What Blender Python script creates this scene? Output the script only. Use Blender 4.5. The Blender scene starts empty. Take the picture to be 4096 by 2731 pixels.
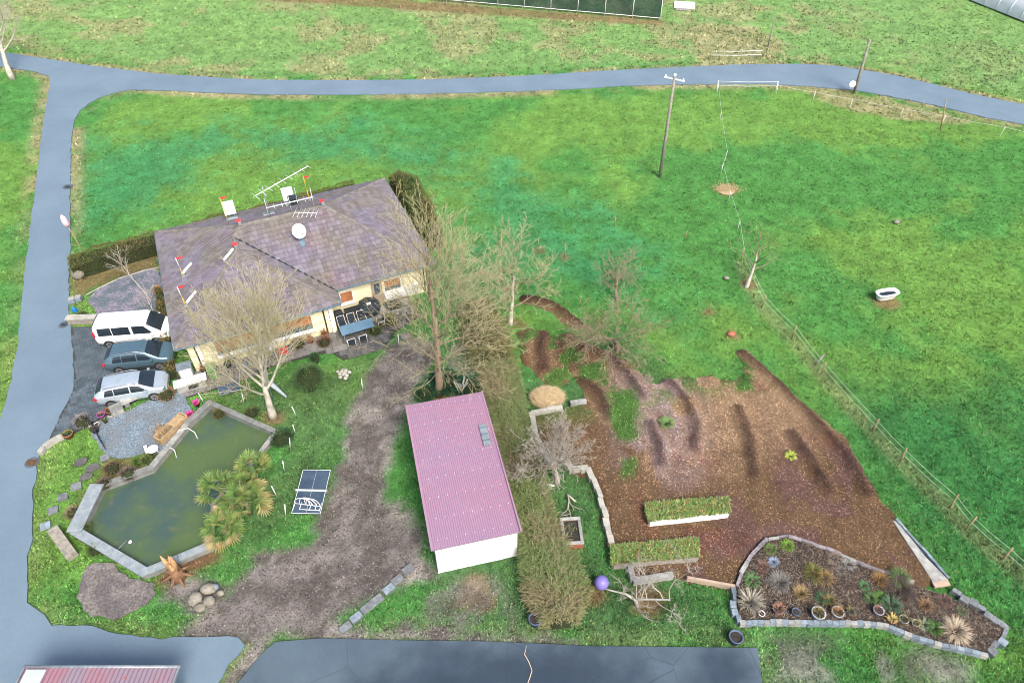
import bpy, math, random
import numpy as np
from mathutils import Vector, Matrix
from mathutils.geometry import tessellate_polygon
R = math.radians
random.seed(7); rng = np.random.default_rng(7)
sc = bpy.context.scene
# ---------------------------------------------------------------- camera, sky, sun, exposure
CAM_H = 35.0; FPX = 2900.0; TH = R(45)
cam = bpy.data.cameras.new('camera'); cam.sensor_width = 36; cam.lens = FPX / 4096 * 36; cam.clip_end = 6000
co = bpy.data.objects.new('camera', cam); sc.collection.objects.link(co)
co.location = (0, 0, CAM_H); co.rotation_euler = (R(45), 0, 0); sc.camera = co
SUN_EL, SUN_AZ = 50, 150           # azimuth clockwise from +Y: light comes from behind right of the camera
w = bpy.data.worlds.new('World'); sc.world = w; w.use_nodes = True
nt = w.node_tree; bg = nt.nodes['Background']
sky = nt.nodes.new('ShaderNodeTexSky'); sky.sky_type = 'NISHITA'; sky.sun_disc = False
sky.sun_elevation = R(SUN_EL); sky.sun_rotation = R(SUN_AZ); sky.air_density = 1.0; sky.dust_density = 4.0; sky.ozone_density = 1.0
nt.links.new(sky.outputs[0], bg.inputs[0]); bg.inputs[1].default_value = 0.085
sl = bpy.data.lights.new('sun', 'SUN'); sl.energy = 1.5; sl.angle = R(22); sl.color = (1, .95, .88)
so = bpy.data.objects.new('sun', sl); sc.collection.objects.link(so)
so.rotation_euler = (R(90 - SUN_EL), 0, R(180 - SUN_AZ)); so.location = (20, -20, 60)
sc.view_settings.view_transform = 'Standard'; sc.view_settings.look = 'None'
sc.view_settings.exposure = 1.62; sc.view_settings.gamma = 1
sc.view_settings.use_curve_mapping = False
sc.cycles.filter_width = 1.0
# ---------------------------------------------------------------- helpers
def G(px, py, z=0.0):
    u = (px - 2048) / FPX; v = (py - 1365.5) / FPX; c = math.cos(TH); s = math.sin(TH)
    d = (u, c - v * s, -s - v * c)
    t = (z - CAM_H) / d[2]
    return Vector((d[0] * t, d[1] * t, z))
def GS(pts, z=0.0): return [G(a, b, z) for a, b in pts]
def zat(bx, by, ty):                     # height of a vertical thing from the image row of its top
    b = G(bx, by); v = (ty - 1365.5) / FPX; c = math.cos(TH); s = math.sin(TH)
    t = b.y / (c - v * s)
    return CAM_H - t * (s + v * c)
class NT:
    def __init__(s, name):
        s.m = bpy.data.materials.new(name); s.m.use_nodes = True; s.t = s.m.node_tree
        s.b = s.t.nodes['Principled BSDF']; s.pos = s.t.nodes.new('ShaderNodeNewGeometry').outputs['Position']
    def put(s, sock, v):
        if hasattr(v, 'is_linked') or isinstance(v, bpy.types.NodeSocket): s.t.links.new(v, sock)
        elif isinstance(v, (tuple, list)) and len(v) == 3 and sock.type == 'RGBA': sock.default_value = (*v, 1)
        else: sock.default_value = v
    def noise(s, scale, detail=3, rough=.55, vec=None, out='Fac'):
        n = s.t.nodes.new('ShaderNodeTexNoise'); s.put(n.inputs['Vector'], vec if vec is not None else s.pos)
        n.inputs['Scale'].default_value = scale; n.inputs['Detail'].default_value = detail; n.inputs['Roughness'].default_value = rough
        return n.outputs[out]
    def voro(s, scale, out='Distance', feat='F1', vec=None):
        n = s.t.nodes.new('ShaderNodeTexVoronoi'); s.put(n.inputs['Vector'], vec if vec is not None else s.pos)
        n.feature = feat; n.inputs['Scale'].default_value = scale
        return n.outputs[out]
    def mix(s, f, a, b, mode='MIX'):
        n = s.t.nodes.new('ShaderNodeMix'); n.data_type = 'RGBA'; n.blend_type = mode
        s.put(n.inputs[0], f); s.put(n.inputs[6], a); s.put(n.inputs[7], b); return n.outputs[2]
    def math(s, op, a, b=0.0, clamp=False):
        n = s.t.nodes.new('ShaderNodeMath'); n.operation = op; n.use_clamp = clamp
        s.put(n.inputs[0], a); s.put(n.inputs[1], b); return n.outputs[0]
    def step(s, f, a, b):
        n = s.t.nodes.new('ShaderNodeMapRange'); n.interpolation_type = 'SMOOTHSTEP'
        s.put(n.inputs[0], f); n.inputs[1].default_value = a; n.inputs[2].default_value = b; return n.outputs[0]
    def attr(s, name, out='Color'):
        n = s.t.nodes.new('ShaderNodeAttribute'); n.attribute_name = name; return n.outputs[out]
    def rand(s): return s.t.nodes.new('ShaderNodeObjectInfo').outputs['Random']
    def scale(s, col, f):
        n = s.t.nodes.new('ShaderNodeVectorMath'); n.operation = 'SCALE'; s.put(n.inputs[0], col); s.put(n.inputs['Scale'], f); return n.outputs[0]
    def bump(s, h, strength=.5, dist=.02):
        n = s.t.nodes.new('ShaderNodeBump'); n.inputs['Strength'].default_value = strength; n.inputs['Distance'].default_value = dist
        s.put(n.inputs['Height'], h); s.t.links.new(n.outputs[0], s.b.inputs['Normal'])
    def done(s, col, rough=.9, spec=.25, metal=0):
        s.put(s.b.inputs['Base Color'], col); s.put(s.b.inputs['Roughness'], rough)
        s.b.inputs['Specular IOR Level'].default_value = spec; s.b.inputs['Metallic'].default_value = metal
        return s.m
M = {}
def pm(name, c1, c2=None, scale=3.0, rough=.85, bump=0.0, bscale=30.0, spec=.25, rnd=0.0, fine=.25, metal=0):
    n = NT(name)
    c2 = c2 or tuple(x * .75 for x in c1)
    f = n.step(n.noise(scale, 4, .6), .3, .7)
    c = n.mix(f, c1, c2)
    if fine: c = n.scale(c, n.math('ADD', n.math('MULTIPLY', n.noise(bscale * .7, 2), fine * 2), 1 - fine))
    if rnd: c = n.scale(c, n.math('ADD', n.math('MULTIPLY', n.rand(), rnd * 2), 1 - rnd))
    if bump: n.bump(n.noise(bscale, 3), bump, .03)
    M[name] = n.done(c, rough, spec, metal); return M[name]
def colmat(name, rough=.9, spec=.15, fine=.0, bscale=20):
    n = NT(name); c = n.attr('Col')
    if fine: c = n.scale(c, n.math('ADD', n.math('MULTIPLY', n.noise(bscale, 3), fine * 2), 1 - fine))
    M[name] = n.done(c, rough, spec); return M[name]
def link(o, parent=None):
    sc.collection.objects.link(o)
    if parent is not None: o.parent = parent
    return o
def tag(o, label=None, cat=None, group=None, kind=None):
    if label: o['label'] = label
    if cat: o['category'] = cat
    if group: o['group'] = group
    if kind: o['kind'] = kind
    return o
def thing(name, loc, label, cat, group=None, rz=0.0):
    o = bpy.data.objects.new(name, None); link(o); o.location = loc; o.rotation_euler = (0, 0, rz); o.empty_display_size = .2
    return tag(o, label, cat, group)
def npmesh(name, V, F, mat=None, parent=None, col=None, smooth=False):
    V = np.asarray(V, np.float32); F = np.asarray(F, np.int32); k = F.shape[1]
    me = bpy.data.meshes.new(name)
    me.vertices.add(len(V)); me.vertices.foreach_set('co', V.ravel())
    me.loops.add(F.size); me.loops.foreach_set('vertex_index', F.ravel())
    me.polygons.add(len(F)); me.polygons.foreach_set('loop_start', np.arange(0, F.size, k, dtype=np.int32))
    me.polygons.foreach_set('use_smooth', np.full(len(F), smooth, bool))
    me.update(calc_edges=True); me.validate()
    if col is not None:
        a = me.attributes.new('Col', 'FLOAT_COLOR', 'POINT')
        c = np.ones((len(V), 4), np.float32); c[:, :3] = col; a.data.foreach_set('color', c.ravel())
    if mat: me.materials.append(M[mat])
    o = bpy.data.objects.new(name, me); return link(o, parent)
class MB:
    def __init__(s): s.v = []; s.f = []; s.sm = []
    def add(s, vs, fs, smooth=False):
        b = len(s.v); s.v += [tuple(p) for p in vs]
        for q in fs: s.f.append([b + i for i in q]); s.sm.append(smooth)
        return s
    def box(s, c, d, rz=0.0, taper=1.0, tilt=None):
        hx, hy, hz = d[0] / 2, d[1] / 2, d[2] / 2; vs = []
        for z in (-hz, hz):
            k = taper if z > 0 else 1
            for x, y in ((-hx, -hy), (hx, -hy), (hx, hy), (-hx, hy)): vs.append(Vector((x * k, y * k, z)))
        m = Matrix.Rotation(rz, 3, 'Z')
        if tilt: m = m @ Matrix.Rotation(tilt[0], 3, 'X') @ Matrix.Rotation(tilt[1], 3, 'Y')
        vs = [m @ p + Vector(c) for p in vs]
        return s.add(vs, [(3, 2, 1, 0), (4, 5, 6, 7), (0, 1, 5, 4), (1, 2, 6, 5), (2, 3, 7, 6), (3, 0, 4, 7)])
    def beam(s, a, b, w_, h, up=(0, 0, 1)):
        a = Vector(a); b = Vector(b); d = (b - a).normalized(); u = Vector(up)
        x = d.cross(u)
        x = x.normalized() if x.length > 1e-4 else Vector((1, 0, 0))
        y = x.cross(d).normalized(); vs = []
        for p in (a, b):
            for i, j in ((-1, -1), (1, -1), (1, 1), (-1, 1)): vs.append(p + x * (i * w_ / 2) + y * (j * h / 2))
        return s.add(vs, [(0, 1, 2, 3), (7, 6, 5, 4), (4, 5, 1, 0), (5, 6, 2, 1), (6, 7, 3, 2), (7, 4, 0, 3)])
    def tube(s, pts, rad, n=6, cap=True, smooth=True):
        pts = [Vector(p) for p in pts]; m = len(pts)
        if not hasattr(rad, '__len__'): rad = [rad] * m
        vs = []; ref = None
        for i, p in enumerate(pts):
            d = (pts[min(i + 1, m - 1)] - pts[max(i - 1, 0)])
            d = d.normalized() if d.length > 1e-7 else Vector((0, 0, 1))
            if ref is None: ref = Vector((1, 0, 0)) if abs(d.x) < .8 else Vector((0, 1, 0))
            x = (ref - d * ref.dot(d)).normalized(); y = d.cross(x); ref = x
            for k in range(n):
                a = 2 * math.pi * k / n
                vs.append(p + (x * math.cos(a) + y * math.sin(a)) * rad[i])
        fs = [(i * n + k, i * n + (k + 1) % n, (i + 1) * n + (k + 1) % n, (i + 1) * n + k) for i in range(m - 1) for k in range(n)]
        s.add(vs, fs, smooth)
        if cap:
            b = len(s.v) - len(vs)
            s.f += [[b + k for k in range(n)][::-1], [b + (m - 1) * n + k for k in range(n)]]; s.sm += [False, False]
        return s
    def lathe(s, prof, c=(0, 0, 0), n=16, smooth=True):
        vs = [(c[0] + r * math.cos(2 * math.pi * k / n), c[1] + r * math.sin(2 * math.pi * k / n), c[2] + z) for r, z in prof for k in range(n)]
        fs = [(i * n + k, i * n + (k + 1) % n, (i + 1) * n + (k + 1) % n, (i + 1) * n + k) for i in range(len(prof) - 1) for k in range(n)]
        return s.add(vs, fs, smooth)
    def prism(s, poly, z0, z1, bottom=False):
        n = len(poly); vs = [(p[0], p[1], z0) for p in poly] + [(p[0], p[1], z1) for p in poly]
        tr = tessellate_polygon([[Vector((p[0], p[1], 0)) for p in poly]])
        area = sum(poly[i][0] * poly[(i + 1) % n][1] - poly[(i + 1) % n][0] * poly[i][1] for i in range(n))
        fs = []
        for t in tr:
            a, b, c = (Vector((poly[i][0], poly[i][1])) for i in t)
            t = tuple(t) if (b - a).x * (c - a).y - (b - a).y * (c - a).x > 0 else tuple(t)[::-1]
            fs.append(tuple(n + i for i in t))
            if bottom: fs.append(t[::-1])
        for i in range(n):
            j = (i + 1) % n; q = (i, j, n + j, n + i)
            fs.append(q if area > 0 else q[::-1])
        return s.add(vs, fs)
    def blob(s, c, r, n=10, m=7, jit=.12, seed=0):
        rr = random.Random(seed); vs = []; fs = []
        for i in range(m + 1):
            th = math.pi * i / m
            for k in range(n):
                a = 2 * math.pi * k / n; q = 1 + rr.uniform(-jit, jit)
                vs.append((c[0] + r[0] * q * math.sin(th) * math.cos(a), c[1] + r[1] * q * math.sin(th) * math.sin(a), c[2] + r[2] * (q if 0 < i < m else 1) * math.cos(th)))
        for i in range(m):
            for k in range(n): fs.append((i * n + k, (i + 1) * n + k, (i + 1) * n + (k + 1) % n, i * n + (k + 1) % n))
        return s.add(vs, fs, True)
    def build(s, name, mat, parent=None, off=None):
        me = bpy.data.meshes.new(name)
        vs = s.v if off is None else [(p[0] - off[0], p[1] - off[1], p[2] - off[2]) for p in s.v]
        me.from_pydata(vs, [], s.f); me.polygons.foreach_set('use_smooth', s.sm); me.update()
        me.materials.append(M[mat]); return link(bpy.data.objects.new(name, me), parent)
def part(mb_fn, name, mat, parent): 
    m = MB(); mb_fn(m); return m.build(name, mat, parent)
def B(name, mat, parent, c, d, rz=0.0, **k): return MB().box(c, d, rz, **k).build(name, mat, parent)
def copyobj(o, parent=None, loc=None, rz=None, scale=None):
    c = o.copy(); link(c, parent)
    if loc is not None: c.location = loc
    if rz is not None: c.rotation_euler = (0, 0, rz)
    if scale is not None: c.scale = (scale,) * 3 if not hasattr(scale, '__len__') else scale
    return c
def copytree(o, loc=None, rz=None, label=None, scale=None):
    r = copyobj(o, None, loc, rz, scale)
    if label: r['label'] = label
    for ch in o.children:
        c = copyobj(ch, r)
        for g in ch.children: copyobj(g, c)
    return r
# numpy noise and polygon distance
def vnoise(x, y, seed=0):
    xi = np.floor(x).astype(np.int64); yi = np.floor(y).astype(np.int64); fx = x - xi; fy = y - yi
    fx = fx * fx * (3 - 2 * fx); fy = fy * fy * (3 - 2 * fy)
    def h(a, b):
        k = (a * 374761393 + b * 668265263 + seed * 974711) & 0x7fffffff
        k = ((k ^ (k >> 13)) * 1274126177) & 0x7fffffff
        return ((k ^ (k >> 16)) & 0xffff) / 65535.0
    return (h(xi, yi) * (1 - fx) + h(xi + 1, yi) * fx) * (1 - fy) + (h(xi, yi + 1) * (1 - fx) + h(xi + 1, yi + 1) * fx) * fy
def fbm(x, y, sc_, seed=0, oct=4):
    t = 0; a = .5; tot = 0
    for i in range(oct):
        t = t + a * vnoise(x * sc_, y * sc_, seed + i * 17); tot += a; a *= .55; sc_ *= 2.1
    return t / tot
def sdist(x, y, poly):                # negative inside
    d = np.full(x.shape, 1e9); ins = np.zeros(x.shape, bool); n = len(poly)
    for i in range(n):
        ax, ay = poly[i][0], poly[i][1]; bx, by = poly[(i + 1) % n][0], poly[(i + 1) % n][1]
        ex, ey = bx - ax, by - ay; l = ex * ex + ey * ey + 1e-12
        t = np.clip(((x - ax) * ex + (y - ay) * ey) / l, 0, 1)
        d = np.minimum(d, (x - ax - t * ex) ** 2 + (y - ay - t * ey) ** 2)
        c = (ay > y) != (by > y)
        if abs(ey) > 1e-12: ins ^= c & (x < ex * (y - ay) / ey + ax)
    d = np.sqrt(d); return np.where(ins, -d, d)
def ldist(x, y, line):
    d = np.full(x.shape, 1e9)
    for i in range(len(line) - 1):
        ax, ay = line[i][0], line[i][1]; bx, by = line[i + 1][0], line[i + 1][1]
        ex, ey = bx - ax, by - ay; l = ex * ex + ey * ey + 1e-12
        t = np.clip(((x - ax) * ex + (y - ay) * ey) / l, 0, 1)
        d = np.minimum(d, (x - ax - t * ex) ** 2 + (y - ay - t * ey) ** 2)
    return np.sqrt(d)
def sst(d, a, b): t = np.clip((d - a) / (b - a), 0, 1); return t * t * (3 - 2 * t)
def inpoly(p, poly):
    return float(sdist(np.array([p[0]]), np.array([p[1]]), poly)[0]) < 0
def blades(name, P, hgt, wid, lean, az, col, mat, parent=None, bend=False, colvar=.25, tipc=1.15):
    """one pointed leaf per point: base, side corners and tip (2 triangles when bent)"""
    P = np.asarray(P, float); n = len(P); hgt = np.broadcast_to(hgt, n); wid = np.broadcast_to(wid, n); lean = np.broadcast_to(lean, n)
    dx, dy = np.cos(az), np.sin(az); sx, sy = -dy, dx
    k = rng.uniform(1 - colvar, 1 + colvar, n)[:, None]; col = np.broadcast_to(col, (n, 3)) * k
    out = np.stack([dx * np.sin(lean), dy * np.sin(lean), np.cos(lean)], 1) * hgt[:, None]
    side = np.stack([sx, sy, np.zeros(n)], 1) * (wid / 2)[:, None]
    if not bend:
        V = np.stack([P - side, P + side, P + out], 1).reshape(-1, 3); F = np.arange(3 * n).reshape(-1, 3)
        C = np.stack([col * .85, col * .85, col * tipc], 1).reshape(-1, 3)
    else:
        l2 = np.minimum(lean + .7, 2.2)
        o2 = np.stack([dx * np.sin(l2), dy * np.sin(l2), np.cos(l2)], 1) * (hgt * .5)[:, None]; mid = P + out * .55
        V = np.stack([P - side * .6, P + side * .6, mid + side, mid - side, mid + o2], 1).reshape(-1, 3)
        b = (np.arange(n) * 5)[:, None]
        F = np.concatenate([b + [0, 1, 2], b + [0, 2, 3], b + [3, 2, 4]], 0)
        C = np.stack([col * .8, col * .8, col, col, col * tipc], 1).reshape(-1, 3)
    return npmesh(name, V, F, mat, parent, np.clip(C, 0, 1))
# ---------------------------------------------------------------- materials
pm('concrete', (.22, .225, .21), (.15, .155, .145), 2.5, .9, .4, 25)
pm('pale_stone', (.34, .335, .31), (.21, .215, .2), 3, .9, .5, 18, rnd=.15)
pm('kerb_white', (.4, .385, .34), (.28, .27, .23), 2, .85, .3, 25)
pm('grey_stone', (.2, .215, .23), (.12, .13, .135), 5, .9, .5, 20, rnd=.22)
pm('blue_stone', (.22, .27, .31), (.14, .175, .2), 5, .85, .4, 20, rnd=.22)
pm('boulder', (.27, .245, .2), (.16, .15, .125), 4, .9, .6, 14, rnd=.15)
pm('slab', (.21, .198, .185), (.14, .135, .125), 3, .9, .35, 25, rnd=.14)
pm('dark_slab', (.13, .125, .12), (.08, .08, .075), 3, .9, .35, 25, rnd=.2)
pm('hex_paver', (.1, .125, .145), (.06, .08, .095), 1.2, .85, .35, 40, rnd=.2)
pm('joint', (.06, .06, .055), (.04, .045, .035), 6, .95, .3, 40)
pm('cream_wall', (.82, .74, .5), (.76, .68, .45), .8, .9, .15, 60, fine=.06)
pm('white_paint', (.8, .8, .77), (.7, .7, .67), .8, .7, .0, 20, fine=.05)
pm('white_plastic', (.8, .8, .8), (.72, .72, .72), 3, .4, .0, 20, fine=.03, spec=.5)
pm('shutter_brown', (.42, .17, .075), (.3, .12, .05), 2, .6, .2, 25)
pm('wood_light', (.42, .3, .17), (.28, .19, .1), 4, .8, .4, 22)
pm('wood_grey', (.32, .29, .25), (.2, .18, .15), 4, .9, .4, 22)
pm('wood_dark', (.14, .075, .04), (.08, .045, .025), 5, .8, .3, 22)
pm('bark', (.25, .2, .13), (.13, .11, .08), 3, .95, .6, 12)
pm('bark_pale', (.5, .46, .38), (.3, .28, .22), 2.5, .95, .6, 10)
pm('bark_red', (.3, .19, .125), (.22, .185, .13), 1.2, .95, .6, 10)
pm('twig', (.34, .29, .19), (.24, .2, .12), 2, .95, 0, 20, fine=.1)
pm('twig_yellow', (.46, .42, .25), (.34, .3, .17), 1.5, .95, 0, 20, fine=.1)
pm('twig_grey', (.42, .38, .33), (.28, .25, .21), 2, .95, 0, 20, fine=.1)
pm('metal_grey', (.3, .33, .35), (.22, .25, .27), 4, .45, 0, 20, spec=.5, metal=.3)
pm('metal_dark', (.035, .04, .045), (.02, .025, .03), 4, .5, 0, 20, spec=.4)
pm('gutter', (.13, .2, .25), (.09, .14, .18), 4, .45, 0, 20, spec=.5)
pm('red_flag', (.6, .06, .06), (.5, .04, .05), 4, .7)
pm('yellow_pole', (.75, .45, .04), (.6, .35, .03), 4, .5)
pm('black_cloth', (.035, .045, .055), (.02, .028, .035), 3, .7, .3, 15)
pm('blue_table', (.14, .24, .33), (.1, .19, .27), 1.5, .5, .0, 20, spec=.4)
pm('tt_blue', (.035, .06, .095), (.055, .085, .12), 1.5, .85, .1, 20, spec=.2)
pm('white_line', (.75, .75, .75), (.6, .6, .6), 4, .6)
pm('terracotta', (.42, .19, .1), (.32, .14, .07), 4, .85, .3, 20)
pm('pot_grey', (.4, .45, .5), (.3, .34, .38), 3, .6, 0, 20, rnd=.15)
pm('pot_blue', (.1, .15, .24), (.07, .1, .16), 3, .6, 0, 20)
pm('purple', (.2, .16, .44), (.17, .14, .4), 2, .45, 0, 20, spec=.4, fine=.06)
pm('pot_violet', (.4, .08, .45), (.3, .06, .36), 3, .5)
pm('pink', (.75, .06, .28), (.55, .04, .2), 6, .7)
pm('blue_bright', (.02, .2, .5), (.02, .15, .4), 4, .5)
pm('green_bin', (.13, .3, .12), (.1, .23, .09), 3, .5)
pm('soil', (.05, .042, .036), (.025, .022, .02), 6, .95, .8, 25)
pm('soil_red', (.2, .1, .055), (.1, .055, .035), 5, .95, .8, 18)
pm('straw', (.55, .42, .25), (.38, .28, .16), 4, .95, .8, 15)
pm('brick_red', (.35, .13, .08), (.25, .09, .06), 4, .9, .3, 20, rnd=.2)
pm('leaf_dark', (.04, .075, .022), (.025, .05, .015), 2, .9)
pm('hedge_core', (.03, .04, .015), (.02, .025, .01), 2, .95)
pm('rim_wood', (.19, .225, .245), (.27, .3, .31), 3, .75, .4, 20)
pm('rubber', (.02, .02, .02), (.03, .03, .03), 5, .8)
pm('rim_alloy', (.5, .5, .52), (.4, .4, .42), 5, .35, 0, 20, spec=.6, metal=.7)
pm('tail_red', (.5, .02, .03), (.4, .015, .03), 5, .3, 0, 20, spec=.6)
pm('log_wood', (.5, .32, .16), (.35, .2, .1), 5, .9, .5, 16)
pm('log_bark', (.24, .13, .07), (.14, .08, .05), 5, .95, .8, 14)
pm('hose', (.65, .5, .35), (.55, .42, .3), 4, .6)
pm('slate_log', (.28, .25, .26), (.16, .14, .15), 5, .9, .6, 16, rnd=.2)
pm('panel_tan', (.42, .32, .24), (.34, .26, .2), 2, .85, .2, 20)
colmat('blade', .9, .1); colmat('leafcol', .7, .25); colmat('litter', .95, .05)
def glassmat(name, c):
    n = NT(name); M[name] = n.done(n.mix(n.noise(2, 2), c, tuple(x * 1.8 for x in c)), .08, .6)
glassmat('car_glass', (.012, .018, .024)); glassmat('pane', (.05, .07, .085))
def paint(name, c, rough=.25, metal=0):
    n = NT(name); n.b.inputs['Coat Weight'].default_value = .6; n.b.inputs['Coat Roughness'].default_value = .08
    dirt = n.step(n.noise(3, 4), .45, .8)
    M[name] = n.done(n.mix(n.math('MULTIPLY', dirt, .25), c, (.2, .19, .17)), rough, .5, metal)
paint('paint_white', (.8, .8, .78)); paint('paint_dark', (.09, .16, .2), .25, .4); paint('paint_silver', (.46, .53, .58), .28, .45)
# asphalt: pale worn field road / darker yard with wet patches of its own shape
def asphalt(name, c1, c2, wet=False):
    n = NT(name); c = n.mix(n.step(n.noise(.22, 6, .65), .3, .7), c1, c2); c = n.scale(c, n.math('ADD', .82, n.math('MULTIPLY', n.noise(6, 6, .8), .36)))
    c = n.mix(n.math('MULTIPLY', n.step(n.noise(60, 2), .45, .75), .3), c, tuple(x * 1.5 for x in c1))
    c = n.mix(n.math('MULTIPLY', n.step(n.noise(45, 2, vec=n.pos), .55, .8), .35), c, tuple(x * .4 for x in c2))
    rough = .85
    if wet:
        a = n.attr('Col', 'Fac'); a = n.math('ADD', a, n.math('MULTIPLY', n.math('SUBTRACT', n.noise(.7, 4), .5), .9))
        wv = n.step(a, .0, 1.0); c = n.mix(n.math('MULTIPLY', wv, .85), c, (.018, .03, .05))
    if wet: e = n.voro(.22, 'Distance', 'DISTANCE_TO_EDGE', n.mix(.06, n.pos, n.noise(1.2, 3, out='Color')))
    if wet: c = n.mix(n.math('MULTIPLY', n.math('SUBTRACT', 1.0, n.step(e, .0, .004)), .55), c, tuple(x * .35 for x in c2))
    n.bump(n.noise(70, 2), .35, .01); M[name] = n.done(c, rough, .3)
asphalt('asphalt_road', (.14, .195, .243), (.112, .162, .207)); asphalt('asphalt_yard', (.085, .12, .15), (.055, .082, .107), True)
def gravelmat(name, c1, c2, c3, sc1):
    n = NT(name); v = n.voro(sc1, 'Color'); sep = n.t.nodes.new('ShaderNodeSeparateColor'); n.t.links.new(v, sep.inputs[0])
    c = n.mix(sep.outputs[0], c1, c2); c = n.mix(n.step(n.noise(.9, 4), .42, .62), c, c3)
    d = n.voro(sc1); c = n.scale(c, n.math('SUBTRACT', 1.15, n.math('MULTIPLY', d, .7)))
    n.bump(d, -.9, .04); M[name] = n.done(c, .85, .25)
gravelmat('gravel_blue', (.25, .31, .36), (.13, .175, .21), (.18, .205, .225), 11)
gravelmat('gravel_slate', (.16, .15, .19), (.3, .28, .33), (.12, .15, .17), 9)
gravelmat('gravel_tan', (.16, .142, .13), (.25, .225, .205), (.135, .12, .118), 9)
# roof tiles of the house with lichen
n = NT('roof_tile')
rv = n.math('FRACT', n.math('ADD', n.attr('Col', 'Fac'), n.rand()))
c = n.mix(n.step(n.noise(.45, 4), .35, .65), (.165, .147, .182), (.158, .141, .126))
c = n.mix(n.math('MULTIPLY', n.step(n.noise(.3, 3, vec=n.scale(n.pos, 1.7)), .5, .8), .3), c, (.2, .1, .1))
c = n.scale(c, n.math('ADD', .8, n.math('MULTIPLY', rv, .4)))
sp = n.math('MULTIPLY', n.step(n.noise(11, 2), .66, .71), n.step(n.noise(.55, 3), .46, .62))
c = n.mix(sp, c, (.36, .36, .35)); c = n.mix(n.math('MULTIPLY', n.step(n.noise(1.3, 4), .55, .75), .5), c, (.09, .09, .05))
n.bump(n.noise(22, 3), .4, .015); M['roof_tile'] = n.done(c, .85, .25)
pm('ridge_tile', (.14, .125, .115), (.2, .185, .17), 3, .9, .4, 20, rnd=.15)
# shed sheet, faded red
n = NT('sheet_red'); c = n.mix(n.step(n.noise(.35, 4), .35, .7), (.31, .18, .255), (.29, .185, .27))
c = n.mix(n.math('MULTIPLY', n.step(n.noise(1.2, 5, .7), .5, .8), .45), c, (.4, .25, .28)); n.bump(n.noise(12, 3), .1, .01)
M['sheet_red'] = n.done(c, .6, .35)
n = NT('sheet_fibre'); c = n.mix(n.step(n.noise(.9, 4), .35, .65), (.27, .14, .17), (.22, .17, .21))
c = n.mix(n.step(n.noise(2.5, 4), .6, .75), c, (.33, .12, .1)); n.bump(n.noise(15, 3), .3, .01); M['sheet_fibre'] = n.done(c, .9, .2)
# pond water: green and murky
n = NT('water'); c = n.mix(n.step(n.noise(.22, 4, .55), .4, .62), (.075, .115, .042), (.045, .078, .072))
c = n.mix(n.math('MULTIPLY', n.step(n.noise(2.2, 3), .55, .75), .4), c, (.13, .13, .06))
n.bump(n.noise(3, 3), .04, .02); M['water'] = n.done(c, .12, .5)
# net
n = NT('net'); tr = n.t.nodes.new('ShaderNodeBsdfTransparent'); mx = n.t.nodes.new('ShaderNodeMixShader')
n.done(n.mix(n.step(n.noise(.5, 3), .4, .6), (.03, .06, .055), (.06, .1, .075)), .9, .1); mx.inputs[0].default_value = .68
n.t.links.new(tr.outputs[0], mx.inputs[1]); n.t.links.new(n.b.outputs[0], mx.inputs[2])
n.t.links.new(mx.outputs[0], n.t.nodes['Material Output'].inputs['Surface']); M['net'] = n.m
n = NT('film'); n.b.inputs['Transmission Weight'].default_value = .15; n.bump(n.noise(2, 3), .4, .1)
M['film'] = n.done(n.mix(n.noise(.6, 4), (.62, .66, .7), (.45, .5, .54)), .35, .5)
# ---------------------------------------------------------------- ground zones (world polygons from the survey of the picture)
FAR_T = [(-400, 150), (35, 213), (196, 237), (348, 261), (523, 283), (653, 298), (871, 311), (1024, 320), (1372, 322), (1677, 320), (2048, 307), (2396, 285), (2701, 270), (2963, 259), (3203, 257), (3333, 263), (3464, 283), (3595, 305), (3725, 335), (3900, 379), (4096, 418), (4600, 540)]
FAR_B = [(4600, 640), (4096, 497), (3943, 470), (3769, 427), (3595, 392), (3420, 361), (3246, 346), (3072, 335), (2701, 337), (2484, 344), (2266, 357), (2048, 366), (1677, 375), (1329, 379), (1024, 377), (871, 372), (653, 361), (523, 359), (457, 370), (392, 392), (357, 414), (322, 440), (300, 475), (287, 544), (281, 683)]
LR_R = [(279, 857), (281, 988), (277, 1066), (274, 1206), (280, 1300), (287, 1366), (296, 1497), (292, 1562), (261, 1627), (226, 1693), (192, 1771), (165, 1806), (150, 1836), (146, 1889), (130, 1954), (131, 2048), (128, 2157), (113, 2222), (110, 2309), (109, 2409), (174, 2462), (209, 2501), (370, 2501), (435, 2523), (566, 2549), (740, 2551), (958, 2547), (980, 2577), (915, 2658), (862, 2740), (700, 3000)]
LR_L = [(-700, 3000), (-600, 2500), (-300, 2200), (-110, 2000), (-30, 1800), (0, 1680), (13, 1645), (44, 1518), (72, 1366), (83, 1249), (96, 1118), (113, 988), (126, 857), (139, 770), (150, 683), (161, 588), (174, 479), (192, 379), (200, 331), (196, 305), (130, 285), (0, 265), (-400, 205)]
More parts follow.
